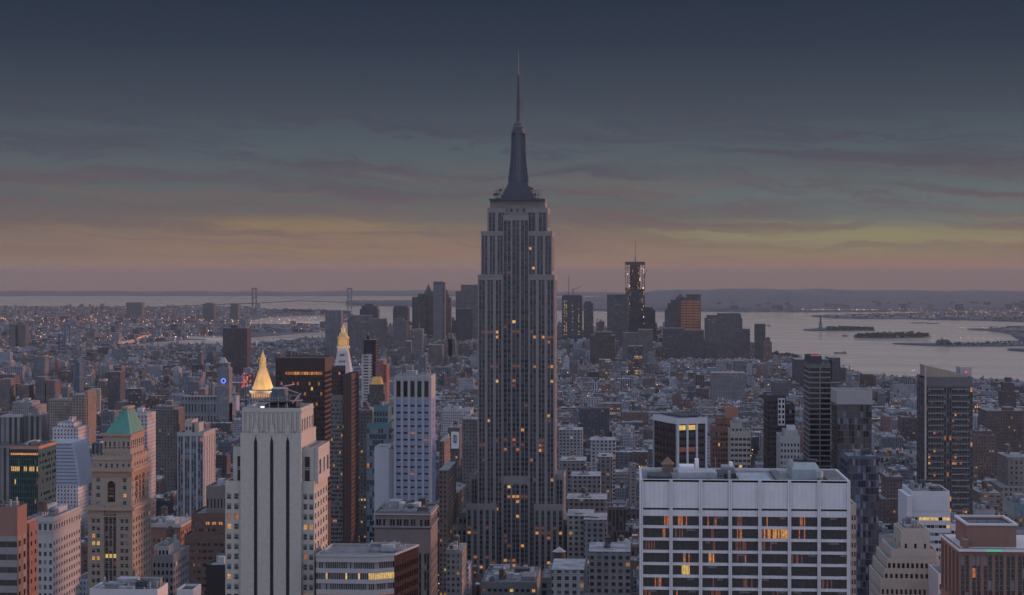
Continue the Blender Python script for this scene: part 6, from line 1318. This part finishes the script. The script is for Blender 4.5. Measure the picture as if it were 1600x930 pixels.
trees('woods', 'dark trees on the pier park shore', [(1468,541,538.5),(1540,541.2,537.5),(1610,540.6,534)], 110, 10, 3)
trees('woods', 'trees and scrub along the far Jersey point', [(1290,497,494.5),(1420,498.5,491.5),(1600,502.5,489)], 300, 13, 4)
trees('woods', 'trees on the far Brooklyn point', [(440,489,486.5),(500,491,488.5),(545,492.5,491.5)], 160, 26, 5)
trees('woods', 'riverside park trees at the tip of the downtown shore', [(1206,560,557.5),(1245,565,562.5)], 60, 17, 6)
def block_on(name, label, cat, px0, px1, py, pb, h_, mt, parts=None):
    x0, y0 = G(px0, pb); x1, y1 = G(px1, pb); z0 = gz(x0, y0)+3; root = empty(name, label, cat, ((x0+x1)/2, y0, z0)); k = (x0*FW[0]+y0*FW[1])/F
    m = MB(); m.box(min(x0,x1), max(x0,x1), y0, y0+30, z0, z0+h_*k, MATS[mt], MATS['roof_gray']); m.build('wall', root)
    if parts: parts(root, x0, x1, y0, z0, k)
def ellis(root, x0, x1, y0, z0, k):
    for q in (.2, .45, .62, .85): m = MB(); xx = x0+(x1-x0)*q; m.cyl(xx, y0+5, z0, z0+5.0*k, .7*k, .7*k, MATS['stone_gray'], 8); m.cyl(xx, y0+5, z0+5*k, z0+6.6*k, .9*k, 0, cop, 8); m.build('turret', root)
block_on('station_hall', 'long brick immigration hall with domed turrets on the second island', 'hall', 1374, 1398, 0, 526.5, 4.0, 'brick_brown', ellis)
block_on('island_building', 'pale low hospital building on the second island', 'building', 1381, 1405, 0, 528, 2.4, 'concrete')
def term(root, x0, x1, y0, z0, k):
    m = MB(); m.frus(x0, x1, y0, y0+30, z0+4*k, x0+2*k, x1-2*k, y0+12, y0+18, z0+8*k, MATS['far_slate']); m.build('roof', root)
    m = MB(); xx = (x0+x1)/2-2*k; m.cyl(xx, y0+8, z0+5*k, z0+10*k, 1.2*k, .9*k, MATS['far_slate'], 6); m.cyl(xx, y0+8, z0+10*k, z0+14*k, .7*k, 0, MATS['far_slate'], 6); m.build('spire', root)
block_on('rail_terminal', 'rail terminal with steep roof and central spire on the long pier', 'station', 1464, 1485, 0, 540, 4.2, 'brick_brown', term)
def ship(px, py, L_, label, cat, hh=3.0, house=.82, ww=None):
    x, y = G(px, py); k = (x*FW[0]+y*FW[1])/F; z0 = gz(x, y); root = empty(cat, label, cat, (x, y, z0)); L2 = L_*k/2; m = MB(); bw = L2*.18
    dk = mat('ship_hull', (.05,.035,.04), .6, .3, .1)
    lo = [(x-L2*.92,y-bw,z0-.5),(x+L2*.94,y-bw,z0-.5),(x+L2*.94,y+bw,z0-.5),(x-L2*.92,y+bw,z0-.5)]; hi = [(x-L2,y-bw*.6,z0+hh*.45*k),(x+L2,y-bw,z0+hh*.4*k),(x+L2,y+bw,z0+hh*.4*k),(x-L2,y+bw*.6,z0+hh*.45*k)]
    for i in range(4): j = (i+1) % 4; m.quad([lo[i],lo[j],hi[j],hi[i]], dk)
    m.quad(hi, MATS['stone_brown']); m.build('hull', root)
    m = MB(); xx = x+L2*(house*2-1); m.box(xx-L2*.16, xx+L2*.12, y-bw*.8, y+bw*.8, z0+hh*.42*k, z0+hh*k, MATS['concrete'], bottom=True); m.build('deckhouse', root)
    m = MB(); m.cyl(xx, y, z0+hh*k, z0+hh*1.35*k, .3*k, .25*k, dk, 8); m.build('funnel', root)
    m = MB(); m.bar((x-L2*.5,y,z0+hh*.4*k), (x-L2*.5,y,z0+hh*1.1*k), .12*k, dk); m.build('mast', root)
ship(1313, 552.5, 20, 'dark tanker with its deckhouse aft out on the river', 'ship', 4.2)
ship(1320, 525.5, 9, 'small ferry between the two islands and the tanker', 'ferry', 3.0, .5)
ship(426, 537, 16, 'cargo ship in the East River mouth', 'ship', 6, .6)
ship(1202, 509.5, 6, 'small boat near the riverside tower', 'boat', 2.0, .5)
far('distant_highrise', 'grey apartment slab on the far Brooklyn shore', 'apartment block', 11000, 60, [(197,222,472.5)], D3, 5, 4, .5, .5, 0, reg=False)
far('distant_highrise', 'low dark block on the Brooklyn skyline right of the grey slab', 'apartment block', 10500, 60, [(317,334,474.5),(322,330,473,3)], D2, 5, 4, .5, .5, 0, reg=False)
far('distant_highrise', 'small dark block left of the suspension bridge tower', 'apartment block', 10500, 60, [(360,372,474)], D2, 5, 4, .5, .5, 0, reg=False)
# ------------------------------------------------------------------ the lower city, block by block
PAL = [((.25,.245,.25),'grey','stone block'), ((.17,.17,.18),'dark grey','office block'), ((.33,.32,.32),'pale grey','loft block'), ((.15,.105,.095),'brown','brick building'), ((.23,.135,.11),'reddish','brick building'),
       ((.09,.09,.10),'blackish','office block'), ((.42,.42,.45),'white','loft block'), ((.28,.235,.20),'tan','apartment block'), ((.2,.21,.235),'blue-grey','office block')]
AV = [-4500,-4200,-3900,-3600,-3350,-3100,-2850,-2600,-2350,-2100,-1880,-1660,-1440,-1220,-990,-780,-580,-435,-290,-140,145,430,715,990,1270,1550,1800,2050,2300,2550,2800]
CEIL = [(600,905),(800,880),(1000,862),(1250,812),(1500,745),(1800,692),(2200,652),(2600,622),(3200,595),(4000,566),(5000,545),(6500,515)]
rng = random.Random(99)
def hgt(x, Y, px):
    r = rng.random()
    if Y < 1300: h = rng.uniform(32, 70)
    elif Y < 1900: h = rng.uniform(26, 58) if r < .93 else rng.uniform(60, 85)
    elif Y < 2600: h = rng.uniform(18, 42) if r < .93 else rng.uniform(45, 75)
    elif Y < 4300: h = rng.uniform(12, 26) if r < .93 else rng.uniform(30, 52)
    elif Y < 5200: h = rng.uniform(16, 34) if r < .9 else rng.uniform(40, 70)
    else: h = (rng.uniform(35, 80) if r < .8 else rng.uniform(80, 130)) if 560 < px < 1180 else rng.uniform(14, 40)
    if x < -700 and 2000 < Y < 4500 and r > .86: h = rng.uniform(38, 60)
    return h
LOTS = []
for k in range(5, 80):
    y0 = 600+80.5*(k-5)+9; y1 = y0+62.5
    sh = (y0-2100)*.13 if y0 > 2100 else 0
    for a, b in zip(AV, AV[1:]):
        a += sh; b += sh
        xa, xb = a+(14 if y0 < 2600 else 7), b-(14 if y0 < 2600 else 7)
        pa = proj(xa, y0, 0)[0]; pb = proj(xb, y0, 0)[0]
        if pb < -120 or pa > 1720: continue
        for row in (0, 1):
            x = xa
            while x < xb-6:
                wd = min(rng.choice([8,14,18,22,28,34,46]) if y0 > 1500 else rng.choice([9,13,18,24,30,40]), xb-x); 
                if xb-(x+wd) < 7: wd = xb-x
                x2 = x+wd; ya = y0+row*31.4; yb = ya+31+(-rng.uniform(0, 8) if row == 0 else 0); x_, x = x, x2
                px, py, t = proj((x_+x2)/2, ya, 0)
                if px < -100 or px > 1700: continue
                if py < ip(MAN, px)+1.5+ (3 if 1200 < px < 1420 else 0): continue
                if abs(math.hypot((x_+x2)/2+330, ya-2260)) < 60: continue        # a small park
                h = hgt(x_, ya, px); pL, pR = proj(x_, ya, h)[0], proj(x2, ya, h)[0]
                lim = ip(CEIL, ya)+rng.uniform(-6, 14)-(30*rng.random() if ya > 4600 and (570 < px < 750 or 870 < px < 1165) else 0)
                if px > 1190 and ya > 2900: lim = max(lim, ip(MAN, px)-1.5+rng.uniform(-3, 3))
                h = min(h, H+(EY-lim)/F*t); bad = False
                for (l, r, Y, D, vb, lb, bx) in HERO:
                    if x_ < bx[1]+3 and x2 > bx[0]-3 and ya < bx[3]+3 and yb > bx[2]-3: bad = True; break
                    if Y+D > ya and pR > l-2 and pL < r+12 and ya < Y: h = min(h, H+(EY-vb-rng.uniform(0, 8))/F*t)
                if bad or h < 7: continue
                LOTS.append((x_+.15, x2-.15, ya, yb, h, gz((x_+x2)/2, ya)))
# a coarse depth picture tells which of them show largest
W_, H_ = 800, 465; buf = np.full((H_, W_), -1, np.int32)
items = [(l[2], i, l) for i, l in enumerate(LOTS)]+[(t[2], -2, (t[0], t[1], t[2], t[3], t[4], 0)) for t in TIERS]
items.sort(key=lambda q: -q[0])
for Yq, i, (x0, x1, y0, y1, h, g0) in items:
    c = [proj(a, b, h+g0) for a in (x0, x1) for b in (y0, y1)]; l = min(q[0] for q in c); r = max(q[0] for q in c); t = min(q[1] for q in c)
    l, r, t = int(max(0, l/2)), int(min(W_, r/2+.5)), int(max(0, t/2))
    if r > l and t < H_: buf[t:, l:r] = i
cnt = np.bincount(buf[buf >= 0], minlength=len(LOTS)); order = sorted(range(len(LOTS)), key=lambda i: -cnt[i]); MAIN = set(order[:300])
ANCH = [(812,700,'tall deco tower'),(1165,850,'white grid block'),(435,800,'black-striped deco tower'),(172,800,'green-roofed tower'),(645,710,'blue panelled tower'),(1483,700,'balcony tower'),(1280,650,'banded apartment tower'),(1335,720,'mirrored glass tower'),(50,760,'teal glass slab'),
        (300,740,'blue-striped grey tower'),(1064,690,'white-roofed black block'),(1424,880,'cream stepped block'),(470,640,'black glass tower'),(410,600,'golden pyramid'),(349,610,'blue clock tower'),(1220,650,'dark stepped tower'),(1580,650,'brown deco tower'),(630,860,'brown colonnade block'),(575,880,'curved office block')]
ORD = ['nearest','second','third','fourth','fifth','sixth','seventh','eighth','ninth','tenth','eleventh','twelfth','thirteenth','fourteenth','fifteenth','sixteenth']
mass = MB(); used = {}; info = []
def lot_mesh(i, wall, roof, bulk, equip, tanks, roof2=None):
    roof2 = roof2 or roof
    x0, x1, y0, y1, h, g0 = LOTS[i]; r = random.Random(i); c, cn, kn = r.choice(PAL); v = r.uniform(.75, 1.2); c = tuple(q*v*k_ for q, k_ in zip(c, (.86,.93,1.08))); rc = r.choice([.05,.08,.12,.16,.20,.26,.36]); rc = (rc, rc*1.01, rc*1.06); near = y0 < 2700  # wall colours are tinted blue to stand in for haze
    lit = r.choice([.005,.012,.025,.045,.09]); pw = r.choice([2.6,3.2,4.0,5.0]); par = (pw/10, r.choice([3.3,3.7,4.0])/10, r.choice([.38,.48,.6]), r.choice([.42,.5,.58,.96 if h > 25 else .5])); feat = []
    z0 = g0-1; zt = g0+h; tiers = [(x0, x1, y0, y1, zt)]
    if h > 38 and r.random() < .4 and x1-x0 > 14:
        f = r.uniform(.6, .85); tiers = [(x0, x1, y0, y1, g0+h*f), (x0+r.uniform(1,(x1-x0)*.2), x1-r.uniform(1,(x1-x0)*.2), y0+r.uniform(2,7), y1-2, zt)]; feat.append('setbacks')
    zb = z0
    for (a, b, cc, d, z1) in tiers:
        rf = roof if z1 == zt else roof2
        wall.box(a, b, cc, d, zb, z1, FAC, TINT, (*c, lit), par, (*rc, 0), seed=i % 60); P = .9 if near else .7; v = r.uniform(.8,1.25); pc = (*[q*v for q in c], 0); t = .4
        if near or r.random() < .5:
            for q in ((a,b,cc,cc+t),(a,b,d-t,d),(a,a+t,cc+t,d-t),(b-t,b,cc+t,d-t)): rf.box(*q, z1+.003, z1+P, TINT, TINT, pc)
            if near and r.random() < .5: rf.box(a-.6, b+.6, cc-.6, cc-.003, z1-1.6, z1+P-.05, TINT, TINT, (*[min(.5, q*1.3) for q in c], 0), bottom=True)
        rf.quad([(a+t,cc+t,z1+.05),(b-t,cc+t,z1+.05),(b-t,d-t,z1+.05),(a+t,d-t,z1+.05)], TINT, None, (*rc, 0)); zb = z1
    a, b, cc, d, z1 = tiers[-1]; W, D = b-a, d-cc
    bw, bd = min(W*.5, r.uniform(3.5, 9)), min(D*.4, r.uniform(3.5, 9)); bx, by = r.uniform(a+.6, b-bw-.6), r.uniform(cc+1, d-bd-1); bh = r.uniform(2.5, 6)
    bcol = r.choice([c, (.3,.3,.32), (.12,.12,.13), (.42,.42,.45)]); bulk.box(bx, bx+bw, by, by+bd, z1+.06, z1+bh, TINT, TINT, (*bcol, 0), tcol=(*rc, 0))
    ne = r.randint(4, 11) if near else r.randint(1, 4)
    for q in range(ne):
        w_, d_ = r.uniform(1, 3.5), r.uniform(1, 3.5); xx, yy = r.uniform(a+.5, max(a+.6, b-w_-.5)), r.uniform(cc+.5, d-d_-.5); g = r.choice([.08,.2,.35,.5])
        equip.box(xx, xx+w_, yy, yy+d_, z1+.07, z1+r.uniform(.6, 2.2), TINT, TINT, (g, g, g*1.04, 0))
    if W > 9 and r.random() < (.62 if near else .25):
        tx, ty = r.uniform(a+3, b-3), r.uniform(cc+3, d-3); tz = z1+.06; hb = bh if bx-2 < tx < bx+bw+2 and by-2 < ty < by+bd+2 else 0; tz += hb; wc = (.09,.07,.06,0)
        tanks.append((tx, ty, tz)); feat.append('tank')
    fw = 'a water tank' if 'tank' in feat else 'stepped floors' if 'setbacks' in feat else 'a pale roof' if rc[0] >= .34 else 'a dark roof' if rc[0] <= .1 else 'a grey roof'
    return cn, kn, fw
def tank_mesh(m, l, x, y, z, k=1.0):
    m.cyl(x, y, z+2.6*k, z+6.2*k, 1.9*k, 1.85*k, TINT, 10, col=(.10,.075,.06,0)); m.cyl(x, y, z+6.2*k, z+7.7*k, 2.1*k, 0, TINT, 10, col=(.16,.16,.17,0))
    for sx, sy in ((-1,-1),(1,-1),(1,1),(-1,1)): l.box(x+sx*1.2-.15, x+sx*1.2+.15, y+sy*1.2-.15, y+sy*1.2+.15, z, z+2.6*k, TINT, TINT, (.05,.05,.05,0))
for i in order:
    if i in MAIN:
        x0, x1, y0, y1, h, g0 = LOTS[i]; wall, roof, bulk, eq, r2, tk = MB(), MB(), MB(), MB(), MB(), []
        root = empty('city_building', 'x', 'building', ((x0+x1)/2, (y0+y1)/2, g0), 0, 'lower city buildings'); cn, kn, fw = lot_mesh(i, wall, roof, bulk, eq, tk, r2)
        wall.build('wall', root); r2.build('roof', root); roof.build('roof', root); bulk.build('bulkhead', root); eq.build('roof_equipment', root)
        for t in tk: m, l = MB(), MB(); tank_mesh(m, l, *t); o = m.build('water_tank', root); s_ = l.build('tank_stand', root); s_.parent = o
        px, py, t = proj((x0+x1)/2, y0, g0+h); info.append((root, px, py, cn, kn, fw))
    else:
        tk = []; lot_mesh(i, mass, mass, mass, mass, tk)
        for t in tk: tank_mesh(mass, mass, *t)
groups = {}
for root, px, py, cn, kn, fw in info:
    a = min(ANCH, key=lambda q: math.hypot(q[0]-px, (q[1]-py)*.8)); key = (cn, kn, fw, a[2], 'right of' if px > a[0] else 'left of'); groups.setdefault(key, []).append((math.hypot(a[0]-px, a[1]-py), root))
for (cn, kn, fw, an, sd), lst in groups.items():
    lst.sort(key=lambda q: q[0])
    for j, (d, root) in enumerate(lst): root['label'] = (f'{ORD[min(j, 15)]} ' if len(lst) > 1 else '')+f'{cn} {kn} with {fw} {sd} the {an}'
mo = mass.build('city_mass'); mo['kind'] = 'stuff'; mo['label'] = 'endless lower rooftops of the city beyond the nearer blocks'
# ------------------------------------------------------------------ the far boroughs and their lights
r = random.Random(17); bk = MB(); n = 0
while n < 9500:
    px = r.uniform(-220, 560); py = 480+62*r.random()**1.15
    if not (ip(BK_F, px)+.8 < py < ip(BK_N, px)-.8): continue
    if (228<px<350 and 505.5<py<509.5) or (385<px<532 and 493<py<510) or (285<px<352 and 525<py<531.5) or (386<px and py>520) or (60<px<176 and py>540): 
        n += 1; continue
    n += 1; x, y = G(px, py); w_, d_ = r.uniform(9, 38), r.uniform(15, 40); h_ = r.uniform(6, 15) if r.random() < .965 else r.uniform(20, 45); c, _, _ = r.choice(PAL); v_ = r.uniform(.6, 1.1); c = tuple(q*v_*k_ for q, k_ in zip(c, (.8,.92,1.1))); g = r.choice([.08,.14,.22,.34])  # haze blue is tinted into the borough walls too
    bk.box(x, x+w_, y, y+d_, gz(x,y)+1, gz(x,y)+3+h_, FAC, TINT, (*c, .02), (.5,.4,.5,.5), (g,g,g*1.06,0), seed=n % 60)
for tab, q_ in (([(1290,497,494.5),(1420,498.5,491.5),(1600,502.5,489)], 160), ([(1545,516.5,514.5),(1600,530,512)], 60), ([(1010,486,482),(1300,487,478),(1600,485.5,476)], 70)):
    for i in range(q_):
        px = r.uniform(tab[0][0], tab[-1][0]+150); lo, hi = ip([(a,b) for a,b,c in tab], px), ip([(a,c) for a,b,c in tab], px); py = r.uniform(hi, lo)
        x, y = G(px, py); w_ = r.uniform(20, 90); g = r.choice([.1,.2,.3]); bk.box(x, x+w_, y, y+40, gz(x,y)+2, gz(x,y)+4+r.uniform(5, 14)+(40 if tab[0][0] == 1010 else 0), FAC, TINT, (g,g,g,.02), (.5,.4,.5,.5), (g,g,g,0), seed=i % 60)
bo = bk.build('borough_mass'); bo['kind'] = 'stuff'; bo['label'] = 'low rooftops of the far boroughs across the water'
li = MB(); LA = emit('lamp_amber', (1,.42,.12), 5.0); LM = [LA, LA, LA, emit('lamp_gold', (1,.6,.25), 4.0), emit('lamp_white', (1,.85,.65), 4.0), emit('lamp_red', (1,.12,.08), 2.5), GLOWO]
def lamp(x, y, z, s_, m): li.cyl(x, y, z-s_, z, .05, s_, m, 5, cap=False); li.cyl(x, y, z, z+s_, s_, .0, m, 5)
for i in range(620):
    px = r.uniform(-60, 560); py = r.choice([r.uniform(484, 540), r.gauss(506, 3), r.gauss(535, 4)])
    if not (ip(BK_F, px)+.5 < py < ip(BK_N, px)+3): continue
    x, y = G(px, py); t = y; lamp(x, y, gz(x, y)+22, .38*t/F*r.uniform(.5, 1.6), r.choice(LM))
for i in range(230):
    px = r.uniform(1240, 1640); py = r.choice([r.gauss(488.5, 1.2), r.gauss(493, 2), r.gauss(498.5, 1)]) if px > 1380 else r.gauss(488.6, .5)
    x, y = G(px, py); lamp(x, y, gz(x, y)+25, .30*y/F*r.uniform(.5, 1.5), r.choice(LM))
for i in range(50):
    px = r.uniform(1500, 1640); py = r.choice([533.5, 541, 516.5])+r.gauss(0, .4); x, y = G(px, py); lamp(x, y, gz(x, y)+14, .3*y/F, r.choice(LM))
for i in range(1700):
    a = r.uniform(-40, 1640); Y = r.choice([r.uniform(1100, 2500), r.uniform(2000, 5200)]); k = round((Y-600)/80.5); Y = 600+80.5*k; x = X(a, Y); 
    if proj(x, Y, 0)[1] < ip(MAN, a)+3: continue
    lamp(x, Y+r.uniform(-5,5), gz(x, Y)+r.uniform(8, 34), .36*Y/F*r.uniform(.6, 1.5)+.15, r.choice(LM))
for i in range(260):
    Y = r.uniform(900, 2600); lamp(r.choice([-150,-146,-136,-130])+r.uniform(-1,1), Y, r.uniform(1, 7), .3*Y/F+.2, LM[5] if r.random() < .4 else LM[r.choice([0,3,4])])
lo_ = li.build('street_lights'); lo_['kind'] = 'stuff'; lo_['label'] = 'scattered amber and white street lamps across the city'
trees('park_trees', 'dark winter trees of the small park', [(176,655,640),(214,655,630)], 110, 17, 9)
